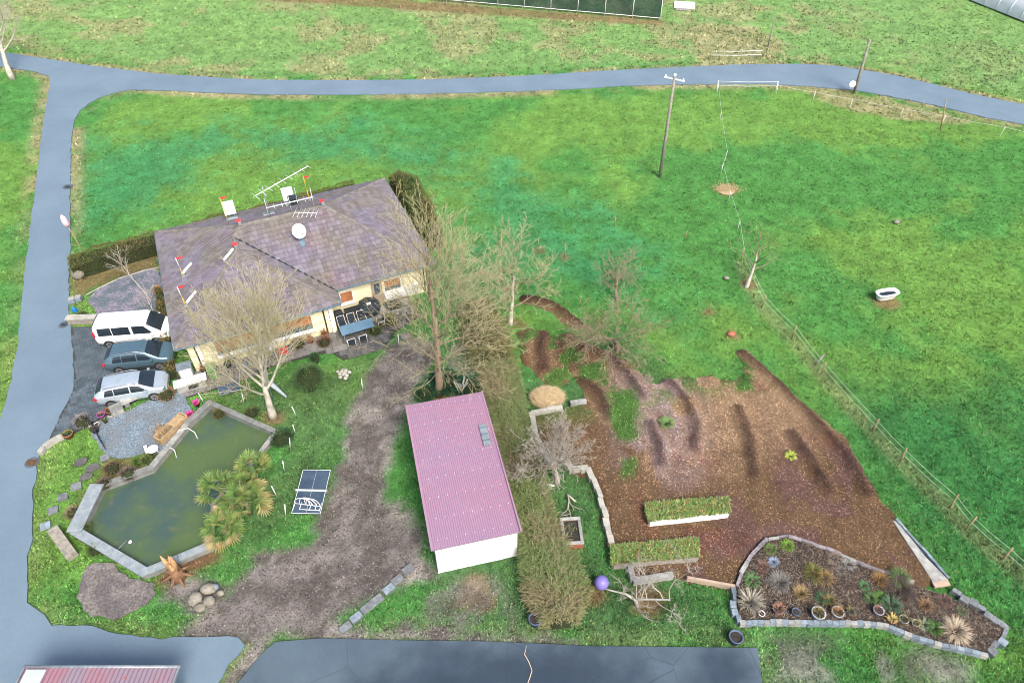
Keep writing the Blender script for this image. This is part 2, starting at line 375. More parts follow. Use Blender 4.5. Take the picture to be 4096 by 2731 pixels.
def rough(P, amp=.035, step=.45, smooth=0, seed=1):
    P = [(p[0], p[1]) for p in P]; rr = random.Random(seed)
    for _ in range(smooth): P = [q_ for i in range(len(P)) for q_ in ((P[i][0] * .75 + P[(i + 1) % len(P)][0] * .25, P[i][1] * .75 + P[(i + 1) % len(P)][1] * .25), (P[i][0] * .25 + P[(i + 1) % len(P)][0] * .75, P[i][1] * .25 + P[(i + 1) % len(P)][1] * .75))]
    out = []
    for i in range(len(P)):
        a, b = P[i], P[(i + 1) % len(P)]; L = math.hypot(b[0] - a[0], b[1] - a[1]); k = max(1, min(400, int(L / step)))
        for j in range(k): f_ = j / k; out.append(Vector((a[0] + (b[0] - a[0]) * f_ + rr.gauss(0, amp), a[1] + (b[1] - a[1]) * f_ + rr.gauss(0, amp), 0)))
    return out
ROAD = GS(FAR_T + FAR_B + LR_R + LR_L)
YARD = GS([(1102, 2566), (1280, 2552), (1600, 2560), (1900, 2563), (2200, 2575), (2360, 2583), (2650, 2586), (3030, 2590), (3050, 2740), (3080, 3000), (760, 3000), (945, 2740), (1046, 2614)])
DIRT = GS([(1542, 1392), (1494, 1440), (1481, 1497), (1442, 1562), (1416, 1636), (1394, 1714), (1372, 1780), (1364, 1845), (1338, 1910), (1307, 1976), (1290, 2049), (1268, 2113), (1242, 2166), (1155, 2200), (1024, 2218), (958, 2314), (906, 2380), (800, 2300), (660, 2330), (650, 2400), (800, 2460), (732, 2490), (740, 2560), (960, 2545), (980, 2580), (862, 2760), (930, 2760), (1102, 2560), (1400, 2552), (1460, 2540), (1340, 2470), (1440, 2410), (1600, 2345), (1740, 2320), (1680, 2130), (1634, 2049), (1603, 2019), (1555, 1998), (1547, 1910), (1568, 1845), (1581, 1780), (1603, 1727), (1620, 1640), (1669, 1597), (1695, 1531), (1721, 1453), (1738, 1366), (1640, 1350)])
DIRT2 = GS([(1650, 2500), (1900, 2530), (2300, 2560), (2300, 2585), (1400, 2560)])
HEXP = GS([(283, 1308), (645, 1300), (668, 1540), (372, 1690), (270, 1748), (195, 1775), (226, 1693), (261, 1627), (292, 1562), (296, 1497), (287, 1366)])
SLATE = GS([(345, 1185), (480, 1112), (580, 1082), (640, 1075), (668, 1260), (660, 1302), (385, 1302), (380, 1240)])
TERR = GS([(366, 1732), (400, 1700), (462, 1662), (523, 1636), (618, 1597), (660, 1560), (715, 1560), (750, 1606), (775, 1650), (745, 1690), (690, 1775), (640, 1812), (544, 1832), (453, 1832), (409, 1806), (376, 1752)])
GCIRC = GS([(392, 2232), (530, 2310), (600, 2325), (622, 2380), (560, 2440), (450, 2478), (350, 2455), (312, 2400), (318, 2310)])
POND = GS([(845, 1622), (1108, 1738), (1022, 1852), (940, 1935), (858, 2022), (850, 2190), (588, 2300), (312, 2136), (397, 1960), (612, 1880), (757, 1703)])
MULCH = GS([(2125, 1660), (2345, 1612), (2330, 1560), (2300, 1510), (2200, 1560), (2080, 1420), (2075, 1330), (2150, 1300), (2200, 1340), (2290, 1330), (2420, 1400), (2520, 1440), (2600, 1530), (2700, 1515), (2850, 1500), (2945, 1530), (2985, 1490), (2950, 1405), (2990, 1405), (3080, 1490), (3190, 1600), (3260, 1650), (3380, 1740), (3450, 1870), (3505, 1960), (3580, 2085), (3775, 2340), (3650, 2335), (3480, 2272), (3300, 2192), (3150, 2142), (3080, 2152), (3030, 2182), (2995, 2235), (2955, 2300), (2932, 2352), (2750, 2318), (2690, 2305), (2530, 2325), (2510, 2250), (2450, 2190), (2435, 2120), (2415, 2010), (2390, 1935), (2360, 1895), (2290, 1885), (2260, 1850), (2182, 1845), (2150, 1770)])
STRIP1 = GS([(2085, 1185), (2130, 1180), (2230, 1215), (2335, 1300), (2300, 1325), (2200, 1250), (2100, 1210)])
BED = GS([(2945, 2492), (2938, 2350), (2960, 2298), (3005, 2225), (3070, 2160), (3150, 2148), (3300, 2198), (3480, 2278), (3650, 2340), (3760, 2375), (3870, 2425), (3960, 2475), (4010, 2505), (4018, 2540), (3985, 2580), (3950, 2622), (3700, 2578), (3560, 2512), (3480, 2495), (3300, 2494), (3100, 2490)])
BERMS = [GS(l) for l in ([(2095, 1195), (2200, 1212), (2270, 1255), (2330, 1300)], [(2180, 1330), (2165, 1400), (2175, 1480)], [(2330, 1392), (2440, 1432), (2510, 1500), (2570, 1590)], [(2335, 1525), (2400, 1580), (2445, 1665)], [(2675, 1530), (2740, 1600), (2785, 1700), (2775, 1800)], [(2955, 1640), (2995, 1750), (3005, 1850), (3020, 1920)], [(3170, 1740), (3240, 1840), (3320, 1970)], [(2600, 1700), (2640, 1790), (2645, 1860)], [(2968, 1412), (3110, 1530), (3260, 1680), (3390, 1830), (3470, 1980)])]
FENCE = GS([(2965, 1050), (3045, 1225), (3170, 1350), (3285, 1495), (3490, 1721), (3601, 1841), (3799, 2028), (3865, 2113), (4096, 2300), (4300, 2480)])
HB = G(700, 1398, 2.76); HA = R(24.2)
def HL(u, v, z=0.0):                  # house frame to world
    c, s = math.cos(HA), math.sin(HA); return Vector((HB.x + u * c - v * s, HB.y + u * s + v * c, z))
HOUSEP = [HL(*q) for q in ((.5, .5), (10, .5), (10, 2), (17.1, 2), (17.1, 12.8), (.5, 12.8))]
PATIO_L = [(-.8, -1.5), (2.5, -1.6), (5.5, -1.0), (9.0, -1.3), (9.6, -2.4), (12.6, -2.3), (13.6, -1.2), (15.6, -.5), (15.6, 2.0), (10, 2.0), (10, .5), (-.8, .5)]
PATIO = [HL(*q) for q in PATIO_L]
SHED_C = [G(1622, 1622, 2.6), G(1920, 1568, 2.6), G(2085, 2125, 2.5), G(1738, 2200, 2.5)]
GX0, GX1, GY0, GY1, GST = -90.0, 90.0, 2.0, 122.0, .3
gx = np.arange(GX0, GX1 + GST, GST); gy = np.arange(GY0, GY1 + GST, GST); XX, YY = np.meshgrid(gx, gy)
def SD(poly): return sdist(XX, YY, poly)
sd_road = np.minimum(SD(ROAD), SD(YARD)); sd_mulch = np.minimum(SD(MULCH), SD(STRIP1)); sd_bed = SD(BED); sd_dirt = np.minimum(SD(DIRT), SD(DIRT2))
sd_bare = np.minimum.reduce([SD(p) for p in (HEXP, SLATE, TERR, GCIRC, POND, HOUSEP, PATIO, SHED_C)])
berm = np.min([ldist(XX, YY, l) for l in BERMS], axis=0)
n1 = fbm(XX, YY, .09, 1); n2 = fbm(XX, YY, .35, 2); n3 = fbm(XX, YY, 1.1, 3); n4 = fbm(XX, YY, .18, 4)
def lerp(a, b, t): return a * (1 - t)[..., None] + np.array(b) * t[..., None]
col = np.zeros(XX.shape + (3,)) + np.array((.07, .2, .052))
col = lerp(col, (.12, .235, .055), sst(n1 + .35 * (n2 - .5), .42, .62))
LUSH = GS([(200, 560), (600, 500), (1500, 480), (2100, 640), (2600, 1000), (2700, 1250), (1900, 1150), (1750, 760), (1000, 620), (330, 980)])
col = lerp(col, (.05, .2, .08), sst(-SD(LUSH) + 10 * (n2 - .5) + 8 * (n3 - .5), -2, 5) * .8)
RLUSH = GS([(3300, 1500), (4400, 1500), (4400, 2900), (3000, 2900), (3300, 2600), (4100, 2600), (3700, 2200)])
col = lerp(col, (.035, .14, .045), sst(-SD(RLUSH) + 8 * (n2 - .5), -2, 4) * .7)
LAWN = GS([(1950, 1500), (2480, 1300), (2700, 1500), (2450, 2200), (2950, 2400), (3050, 2590), (2000, 2590), (1700, 2300)])
col = lerp(col, (.06, .125, .05), sst(-SD(LAWN) + 4 * (n2 - .5), -1, 2) * .8)
GARD = GS([(800, 1560), (1500, 1400), (1420, 1700), (1300, 2000), (1100, 2250), (850, 2300), (900, 2000), (1100, 1800)])
col = lerp(col, (.075, .135, .052), sst(-SD(GARD) + 3 * (n2 - .5), -1, 2) * .8)
farstrip = SD(GS(FAR_T + [(5200, 600), (6000, -600), (-2500, -600), (-1500, 200)]))
col = lerp(col, (.16, .27, .095), sst(-farstrip, 0, 3) * .85)
dry = sst(-farstrip, 0, 2) * sst(n4 + .7 * (n2 - .5), .47, .66) * .7 * (1 - .6 * sst(XX, 34, 44))
verge = sst(-sd_road, -1.6, -.2) * sst(n2, .28, .55) * (sst(YY, 40, 60) * .85 + .25)
dry = np.maximum(dry, verge)
WEED = GS([(2700, 100), (2950, 90), (3150, 180), (3120, 250), (2820, 255), (2750, 180)]); dry = np.maximum(dry, sst(-SD(WEED) + 4 * (n3 - .5), -1, 1) * .9)
WEED2 = GS([(3200, 352), (3420, 372), (3700, 430), (3900, 480), (3850, 500), (3560, 470), (3400, 440), (3280, 400)]); dry = np.maximum(dry, sst(-SD(WEED2) + 1 * (n3 - .5), -.4, .5) * .95)
NETS = GS([(1000, -40), (1500, -8), (2660, 80), (2640, 100), (2000, 60), (1400, 20), (1000, -5)]); reds = sst(-SD(NETS), -.5, .3)
fs = ldist(XX, YY, FENCE); dry = np.maximum(dry, sst(-fs, -.9, -.1) * .45)
CORN = GS([(0, 90), (300, 60), (480, 0), (0, 0), (-800, -100), (-800, 250), (60, 210), (250, 235), (180, 150)]); dry = np.maximum(dry, sst(-SD(CORN) + 4 * (n2 - .5), -1, 3) * .7)
EDGE = GS([(285, 1050), (470, 1050), (640, 1000), (640, 1070), (400, 1140), (300, 1190), (280, 1120)])
BEDP = GS([(420, 1830), (640, 1800), (740, 1715), (620, 1870), (400, 1960), (340, 2030), (300, 2000), (400, 1900)])
LOGB = GS([(620, 2330), (660, 2260), (860, 2190), (880, 2230), (740, 2300), (720, 2350)])
redsoil = np.maximum.reduce([sst(-SD(LOGB), -.4, .3), sst(-SD(EDGE) + 1.0 * (n3 - .5), -.5, .5) * .8, reds * .7, sst(-SD(BEDP) + .8 * (n3 - .5), -.4, .4) * .7])
for q, r_ in (((1750, 1575), .7), ((2060, 1290), .6), ((2465, 1395), .5), ((2005, 970), .3), ((2260, 1030), .3), ((2160, 1005), .3), ((1085, 1665), .6), ((3540, 1205), .9), ((2280, 2160), .6), ((2925, 1335), .4), ((2600, 2400), .8), ((2380, 2370), .7), ((1900, 2370), 1.0), ((2990, 1130), .5), ((2840, 1250), .3), ((2905, 757), .7)):
    p = G(*q); redsoil = np.maximum(redsoil, sst(-np.hypot(XX - p.x, YY - p.y) + (n3 - .5) * 1.2, -r_ - .3, -r_ + .3) * .8)
col = lerp(col, (.28, .24, .14), dry * (.75 + .5 * (n3 - .5)))
col = lerp(col, (.17, .105, .06), redsoil)
dirtw = sst(-sd_dirt + 1.5 * (n3 - .5) + .6 * (n2 - .5), -.5, .35)
SPARSE = GS([(1560, 2300), (2000, 2300), (2100, 2540), (1500, 2560)]); dirtw = np.maximum(dirtw, sst(-SD(SPARSE), -.5, 1) * sst(n2, .5, .62) * .7)
SP2 = GS([(3000, 2510), (3550, 2520), (3900, 2640), (3900, 2760), (3080, 2760)]); dirtw = np.maximum(dirtw, sst(-SD(SP2), -.5, 1) * sst(n2 + .3 * (n3 - .5), .42, .56) * .75)
UNDERB = GS([(1780, 1380), (1930, 1340), (1960, 1570), (1800, 1590)]); dirtw = np.maximum(dirtw, sst(-SD(UNDERB), -.5, .5) * .6)
dcol = lerp(np.zeros(XX.shape + (3,)) + np.array((.22, .197, .183)), (.1, .088, .08), sst(n3, .35, .6)); dcol = lerp(dcol, (.28, .25, .23), sst(fbm(XX, YY, .8, 9), .55, .72))
lum = col @ np.array((.3, .6, .1)); col = col * 1.04 - .04 * lum[..., None] * np.array((1.0, 1.05, .95))
col = col * (1 - dirtw)[..., None] + dcol * dirtw[..., None]
col *= (.7 + .6 * n3)[..., None] * (.75 + .5 * fbm(XX, YY, 1.5, 12))[..., None] * 1.15
grassy = (1 - .93 * dirtw) * sst(sd_road, -.1, .1) * sst(np.minimum(sd_bare, sd_bed), 0, .1) * (1 - .6 * redsoil)
def samp(A, x, y):
    fx = np.clip((x - GX0) / GST, 0, XX.shape[1] - 1.001); fy = np.clip((y - GY0) / GST, 0, XX.shape[0] - 1.001)
    i = fx.astype(int); j = fy.astype(int); a = fx - i; b = fy - j
    if A.ndim == 3: a = a[:, None]; b = b[:, None]
    return (A[j, i] * (1 - a) + A[j, i + 1] * a) * (1 - b) + (A[j + 1, i] * (1 - a) + A[j + 1, i + 1] * a) * b
# ground sheet: fine cells in view, growing to the horizon
ext = np.array([3, 8, 20, 50, 120, 300, 800, 2500.])
xs = np.concatenate([gx[0] - ext[::-1], gx, gx[-1] + ext]); ys = np.concatenate([gy[0] - ext[::-1], gy, gy[-1] + ext])
GXX, GYY = np.meshgrid(xs, ys)
gc = samp(col, GXX.ravel(), GYY.ravel())
gz = -.02 - .05 * rng.uniform(0, 1, GXX.shape) - .07 * fbm(GXX, GYY, .25, 21) - .03 * fbm(GXX, GYY, 1.3, 22)
hole = samp(SD(POND), GXX.ravel(), GYY.ravel()).reshape(gz.shape); gz = np.where(hole < -.1, -.9, gz)
nx, ny = len(xs), len(ys); idx = np.arange(nx * ny).reshape(ny, nx)
F = np.stack([idx[:-1, :-1], idx[:-1, 1:], idx[1:, 1:], idx[1:, :-1]], -1).reshape(-1, 4)
n = NT('ground'); c = n.attr('Col'); c = n.scale(c, n.math('MULTIPLY', n.math('ADD', .3, n.math('MULTIPLY', n.noise(3.2, 5, .8), 1.4)), n.math('ADD', .5, n.math('MULTIPLY', n.noise(20, 3, .8), 1.1))))
n.bump(n.noise(3.5, 5, .8), 1.0, .25); M['ground'] = n.done(c, .95, .1)
tag(npmesh('meadow', np.stack([GXX.ravel(), GYY.ravel(), gz.ravel()], 1), F, 'ground', None, gc, True), 'green winter meadow and garden lawn around the house', None, None, 'structure')
def sheet(name, poly, z, mat, label, thick=.06):
    m = MB(); m.prism(poly, z - thick, z); return tag(m.build(name, mat), label, None, None, 'structure')
sheet('road', rough(ROAD), .02, 'asphalt_road', 'pale grey asphalt lane with a junction, bending round the property', .1)
# yard as a grid so that the wet stain has its own shape
def gridmesh(poly, step, zf, edge=.0, snap=False):
    xs_ = [p[0] for p in poly]; ys_ = [p[1] for p in poly]
    a = np.arange(min(xs_) - 1, max(xs_) + 1, step); b = np.arange(min(ys_) - 1, max(ys_) + 1, step); X, Y = np.meshgrid(a, b)
    d = sdist(X, Y, poly); Z = zf(X, Y, d); i = np.arange(X.size).reshape(X.shape)
    q = np.stack([i[:-1, :-1], i[:-1, 1:], i[1:, 1:], i[1:, :-1]], -1).reshape(-1, 4)
    keep = (d.ravel()[q] < edge).any(1); q = q[keep]; u, inv = np.unique(q, return_inverse=True)
    x, y, d = X.ravel()[u].copy(), Y.ravel()[u].copy(), d.ravel()[u]
    if snap:
        o = np.where(d > 0)[0]; bd = np.full(len(o), 1e9); bx_ = x[o].copy(); by_ = y[o].copy()
        for k in range(len(poly)):
            a0, b0 = poly[k], poly[(k + 1) % len(poly)]; ex, ey = b0[0] - a0[0], b0[1] - a0[1]; l = ex * ex + ey * ey + 1e-12
            t = np.clip(((x[o] - a0[0]) * ex + (y[o] - a0[1]) * ey) / l, 0, 1); cx, cy = a0[0] + t * ex, a0[1] + t * ey
            dd = (x[o] - cx) ** 2 + (y[o] - cy) ** 2; g = dd < bd; bd[g] = dd[g]; bx_[g] = cx[g]; by_[g] = cy[g]
        x[o] = bx_; y[o] = by_
    return x, y, Z.ravel()[u], inv.reshape(-1, 4), d
WET = GS([(1450, 2740), (1700, 2640), (1990, 2590), (2050, 2590), (2380, 2590), (2400, 2640), (2700, 2740), (2900, 2640), (2990, 2680), (3000, 3000), (1400, 3000)])
X, Y, Z, q, d = gridmesh(YARD, .3, lambda X, Y, d: X * 0 + .024, 0, True)
wv = sst(-sdist(X, Y, WET) + 2.5 * (fbm(X, Y, .4, 31) - .5), -2.5, 2.2)
yo2 = npmesh('yard', np.stack([X, Y, Z], 1), q, 'asphalt_yard', None, wv[:, None] * np.ones(3))
tag(yo2, 'dark damp asphalt yard with wet stains along the lawn', None, None, 'structure')
sheet('gravel_terrace', rough(TERR, .05, .4, 1), .05, 'gravel_blue', 'blue grey gravel terrace between the pond and the parked cars')
sheet('slate_bed', rough(SLATE, .05, .4, 1), .04, 'gravel_slate', 'dark purple slate chipping bed above the parking area')
sheet('gravel_circle', rough(GCIRC, .09, .35, 2), .035, 'gravel_tan', 'round tan gravel patch at the pointed end of the pond')
# ---------------------------------------------------------------- house
EZ = 2.76; PT = .464; PITCH = math.atan(PT)
house = thing('bungalow', (HB.x, HB.y, 0), 'cream bungalow with a grey tiled hipped roof and brown roller shutters', 'house', rz=HA)
hs = house
m = MB()
WL = [(.55, .55), (9.95, .55), (9.95, 2.0), (17.05, 2.0), (17.05, 12.75), (.55, 12.75)]
m.prism(WL, -.3, EZ - .03); wall = m.build('wall', 'cream_wall', hs)
m = MB(); OV = [(.02, .02), (10.48, .02), (10.48, 1.47), (17.58, 1.47), (17.58, 13.28), (.02, 13.28)]
m.prism(OV, EZ - .12, EZ - .025, True); m.build('soffit', 'white_paint', hs)
ROOF = [('W', [(0, 0), (5.25, 5.25), (5.25, 6.7), (0, 6.7)]), ('W', [(0, 6.7), (5.25, 6.7), (5.925, 7.375), (0, 13.3)]), ('S', [(0, 0), (10.5, 0), (5.25, 5.25)]),
        ('E', [(10.5, 0), (10.5, 1.45), (5.25, 6.7), (5.25, 5.25)]), ('M', [(10.5, 1.45), (17.6, 1.45), (11.675, 7.375), (5.925, 7.375), (5.25, 6.7)]),
        ('F', [(17.6, 1.45), (17.6, 13.3), (11.675, 7.375)]), ('N', [(17.6, 13.3), (0, 13.3), (5.925, 7.375), (11.675, 7.375)])]
FR = {'W': ((0, 13.3), (0, -1), (1, 0)), 'S': ((0, 0), (1, 0), (0, 1)), 'E': ((10.5, 0), (0, 1), (-1, 0)), 'M': ((0, 1.45), (1, 0), (0, 1)), 'F': ((17.6, 0), (0, 1), (-1, 0)), 'N': ((17.6, 13.3), (-1, 0), (0, -1))}
cp, sp_ = math.cos(PITCH), math.sin(PITCH)
def clip(poly, cl):                    # convex clip in 2D
    out = list(poly); n_ = len(cl)
    for i in range(n_):
        a, b = cl[i], cl[(i + 1) % n_]; res = []
        if not out: break
        f_ = lambda p: (b[0] - a[0]) * (p[1] - a[1]) - (b[1] - a[1]) * (p[0] - a[0])
        for k in range(len(out)):
            p, q_ = out[k], out[(k + 1) % len(out)]; fp, fq = f_(p), f_(q_)
            if fp >= 0: res.append(p)
            if (fp > 0) != (fq > 0) and abs(fp - fq) > 1e-12:
                t = fp / (fp - fq); res.append((p[0] + t * (q_[0] - p[0]), p[1] + t * (q_[1] - p[1])))
        out = res
    return out
TW, TL = .31, .37
def tile_mesh():
    V = []; Fq = []; prof = [(0, .012), (.07, .03), (.13, .012), (.22, .006), (TW - .006, .012)]
    for b_, z_ in ((-.05, .055), (TL, .006)):
        for a_, h in prof: V.append((a_, b_, h + z_))
    for a_, h in prof: V.append((a_, -.05, h - .012))
    for i in range(4): Fq += [(i, i + 1, 5 + i + 1, 5 + i), (10 + i, 10 + i + 1, i + 1, i)]
    me = bpy.data.meshes.new('tile'); me.from_pydata(V, [], Fq); me.update(); me.materials.append(M['roof_tile']); return me
TM = tile_mesh(); under = MB(); JV = []; JF = []; JC = []; cand = []
for key, poly in ROOF:
    o, e, s_ = FR[key]
    area = sum(poly[i][0] * poly[(i + 1) % len(poly)][1] - poly[(i + 1) % len(poly)][0] * poly[i][1] for i in range(len(poly)))
    if area < 0: poly = poly[::-1]
    ab = [((p[0] - o[0]) * e[0] + (p[1] - o[1]) * e[1], ((p[0] - o[0]) * s_[0] + (p[1] - o[1]) * s_[1]) / cp) for p in poly]
    A2 = sum(ab[i][0] * ab[(i + 1) % len(ab)][1] - ab[(i + 1) % len(ab)][0] * ab[i][1] for i in range(len(ab)))
    if A2 < 0: ab = ab[::-1]
    def to3(a_, b_, h=0.0, o=o, e=e, s_=s_):
        pl = b_ * cp - h * sp_; return (o[0] + e[0] * a_ + s_[0] * pl, o[1] + e[1] * a_ + s_[1] * pl, EZ + b_ * sp_ + h * cp)
    vs = [to3(*p, -.01) for p in ab]; nf = list(range(len(vs))); under.add(vs, [nf])
    amin, amax = min(p[0] for p in ab), max(p[0] for p in ab); bmin, bmax = min(p[1] for p in ab), max(p[1] for p in ab)
    for r_ in range(int(bmin // TL), int(bmax // TL) + 1):
        for k in range(int(amin // TW) - 1, int(amax // TW) + 1):
            a0 = k * TW; b0 = r_ * TL
            q4 = [(a0, b0), (a0 + TW, b0), (a0 + TW, b0 + TL), (a0, b0 + TL)]; cq = clip(q4, ab)
            if len(cq) < 3: continue
            ar = .5 * abs(sum(cq[i][0] * cq[(i + 1) % len(cq)][1] - cq[(i + 1) % len(cq)][0] * cq[i][1] for i in range(len(cq))))
            if ar < .1 * TW * TL: continue
            if ar > .985 * TW * TL:
                p = to3(a0, b0); cand.append((key, p, e, s_, to3))
            else:
                base = len(JV); cc = random.random()
                for (x_, y_) in cq: JV.append(to3(x_, y_, .045 - (y_ - b0) / TL * .025)); JC.append(cc)
                JF.append([base + i for i in range(len(cq))])
under.build('roof_deck', 'wood_dark', hs)
# the tiles that show largest (near slopes) are single objects, the rest one part
pr = {'S': 0, 'M': 1, 'E': 2, 'F': 3, 'W': 3, 'N': 5}
cand.sort(key=lambda t: -(t[1][2] - EZ) * .0 + pr[t[0]] * 10 + HL(t[1][0], t[1][1]).y * .02)
for i, (key, p, e, s_, to3) in enumerate(cand):
    ex = Vector((e[0], e[1], 0)); ey = Vector((s_[0] * cp, s_[1] * cp, sp_)); ez = ex.cross(ey)
    mt = Matrix((ex, ey, ez)).transposed(); jit = random.uniform(-.004, .004)
    if i < 300:
        o = bpy.data.objects.new('tile', TM); link(o, hs); m4 = mt.to_4x4(); m4.translation = Vector(p) + ez * jit; o.matrix_local = m4
    else:
        base = len(JV); cc = random.random()
        for v in TM.vertices: JV.append(tuple(mt @ v.co + Vector(p) + ez * jit)); JC.append(cc)
        for f_ in TM.polygons: JF.append([base + k for k in f_.vertices])
me = bpy.data.meshes.new('tile_field'); me.from_pydata(JV, [], JF); me.update(); me.materials.append(M['roof_tile'])
at = me.attributes.new('Col', 'FLOAT_COLOR', 'POINT'); at.data.foreach_set('color', np.repeat(np.array(JC, np.float32), 4))
tag(link(bpy.data.objects.new('tile_field', me), hs), None, None, None, 'stuff')
zr = lambda d_: EZ + d_ * PT
def ridge(a, b, step=.38):
    a = Vector(a); b = Vector(b); d = b - a; k = max(1, int(d.length / step)); u_ = d / k
    x = d.normalized(); y = Vector((0, 0, 1)).cross(x).normalized(); z = x.cross(y)
    rm = MB(); L = d.length / k + .05; pf = [(-.13, -.035), (-.07, .05), (0, .08), (.07, .05), (.13, -.035)]
    vs = [(0, p[0], p[1]) for p in pf] + [(L, p[0] * .9, p[1] - .015) for p in pf]
    fs = [(i, i + 1, 5 + i + 1, 5 + i) for i in range(4)] + [(4, 3, 2, 1, 0)]
    me_ = bpy.data.meshes.new('ridge_tile'); me_.from_pydata(vs, [], [f[::-1] for f in fs]); me_.update(); me_.materials.append(M['ridge_tile'])
    for i in range(k):
        o = bpy.data.objects.new('ridge_tile', me_); link(o, hs); m4 = Matrix((x, y, z)).transposed().to_4x4(); m4.translation = a + u_ * i + Vector((0, 0, .05)); o.matrix_local = m4
R1 = (5.925, 7.375, zr(5.925)); R2 = (11.675, 7.375, zr(5.925)); R3 = (5.25, 6.7, zr(5.25)); R4 = (5.25, 5.25, zr(5.25))
for a, b in (((0, 0, EZ), R4), ((10.5, 0, EZ), R4), (R4, R3), (R3, R1), ((0, 13.3, EZ), R1), (R1, R2), ((17.6, 1.45, EZ), R2), ((17.6, 13.3, EZ), R2)): ridge(a, b, .5)
m = MB(); a = Vector((10.5, 1.45, EZ + .03)); b = Vector(R3) + Vector((0, 0, .03)); m.beam(a, b, .16, .05); m.build('valley_flashing', 'metal_dark', hs)
# gutters and downpipes
for a, b in (((0, -.06), (10.5, -.06)), ((10.56, 0), (10.56, 1.4)), ((10.5, 1.39), (17.6, 1.39)), ((-.06, 0), (-.06, 13.3)), ((17.66, 1.45), (17.66, 13.3)), ((0, 13.36), (17.6, 13.36))):
    m = MB(); m.tube([(a[0], a[1], EZ - .03), (b[0], b[1], EZ - .05)], .07, 8); m.build('gutter', 'gutter', hs)
for u, v in ((9.3, .47), (1.0, .47), (16.9, 1.92)):
    m = MB(); m.tube([(u, v - .4, EZ - .05), (u, v, EZ - .35), (u, v, 0)], .05, 8); m.build('downpipe', 'metal_dark', hs)
for k in range(26):                       # rafter ends under the eaves
    u = 10.75 + k * .26
    if u < 17.3: B('rafter_end', 'white_paint', hs, (u, 1.76, EZ - .16), (.07, .46, .09))
def window(u0, u1, z0, z1, v, shut=1.0, sill=True, frame='white_paint'):
    fr = MB(); w_ = .07; y = v - .03
    for c, d in (((u0 + w_ / 2, y, (z0 + z1) / 2), (w_, .08, z1 - z0)), ((u1 - w_ / 2, y, (z0 + z1) / 2), (w_, .08, z1 - z0)), (((u0 + u1) / 2, y, z1 - w_ / 2), (u1 - u0 - 2 * w_, .08, w_)), (((u0 + u1) / 2, y, z0 + w_ / 2), (u1 - u0 - 2 * w_, .08, w_))): fr.box(c, d)
    o = fr.build('window', frame, hs)
    B('pane', 'pane', o, ((u0 + u1) / 2, v - .012, (z0 + z1) / 2), (u1 - u0 - .1, .02, z1 - z0 - .1))
    if shut > 0:
        h = (z1 - z0 - .1) * shut; sm = MB(); ns = max(2, int(h / .09))
        for k in range(ns): sm.box(((u0 + u1) / 2, y - .005, z1 - .05 - (k + .5) * h / ns), (u1 - u0 - .16, .05, h / ns * .9))
        sm.build('roller_shutter', 'shutter_brown', o)
    if sill: B('sill', 'white_paint', o, ((u0 + u1) / 2, v - .12, z0 - .04), (u1 - u0 + .15, .26, .06))
window(2.1, 4.8, .75, 2.15, .55, .75); window(5.75, 8.5, .75, 2.15, .55, .62)
window(9.55, 9.9, .9, 2.2, .55, 0, False); window(10.75, 11.7, 1.0, 2.0, 2.0, 1.0); window(13.9, 15.2, .9, 2.0, 2.0, .6)
d_ = B('door', 'white_paint', hs, (5.27, .5, 1.08), (.8, .1, 2.1)); B('pane', 'pane', d_, (5.27, .44, 1.35), (.5, .03, 1.2)); B('handle', 'metal_grey', d_, (4.97, .42, 1.05), (.03, .06, .14))
d_ = B('door', 'panel_tan', hs, (13.4, 1.95, 1.05), (.75, .1, 2.1)); B('pane', 'pane', d_, (13.4, 1.89, 1.5), (.4, .03, .9)); B('handle', 'metal_grey', d_, (13.1, 1.87, 1.05), (.03, .06, .14))
B('planter_box', 'white_paint', hs, (14.55, 1.75, .72), (1.4, .3, .28)); B('pilaster', 'white_paint', hs, (1.2, .45, 1.3), (.28, .2, 2.5)); B('pilaster', 'white_paint', hs, (9.75, .46, 1.3), (.2, .18, 2.5))
B('wall_panel', 'white_paint', hs, (15.2, 1.97, .55), (2.3, .06, .9))
# skylights and ridge vents (parts of the roof)
def onroof(key, a_, b_, h=0.0):
    o, e, s_ = FR[key]; pl = b_ * cp - h * sp_
    return Vector((o[0] + e[0] * a_ + s_[0] * pl, o[1] + e[1] * a_ + s_[1] * pl, EZ + b_ * sp_ + h * cp))
for a_, b_, op in ((12.1, 2.5, 1), (7.8, 2.3, 1), (9.6, 4.6, 0)):
    p = onroof('N', a_, b_, .08); sk = MB(); sk.box(p, (.8, 1.0, .14), 0, tilt=(-PITCH, 0)); s1 = sk.build('skylight', 'metal_grey', hs)
    if op:
        q_ = MB(); q_.box(p + Vector((0, .42, .62)), (.8, .05, 1.0), 0, tilt=(R(-22), 0)); q_.build('sash', 'white_paint', s1)
for p in (R1, R4, R2):
    v = MB(); v.box(Vector(p) + Vector((0, 0, .22)), (.22, .3, .22)); v1 = v.build('ridge_vent', 'metal_grey', hs); B('vent_cap', 'red_flag', v1, Vector(p) + Vector((-.05, .1, .39)), (.34, .2, .1))
B('chimney_box', 'metal_dark', hs, onroof('N', 7.6, 3.1, .35), (.7, .6, .7)); 
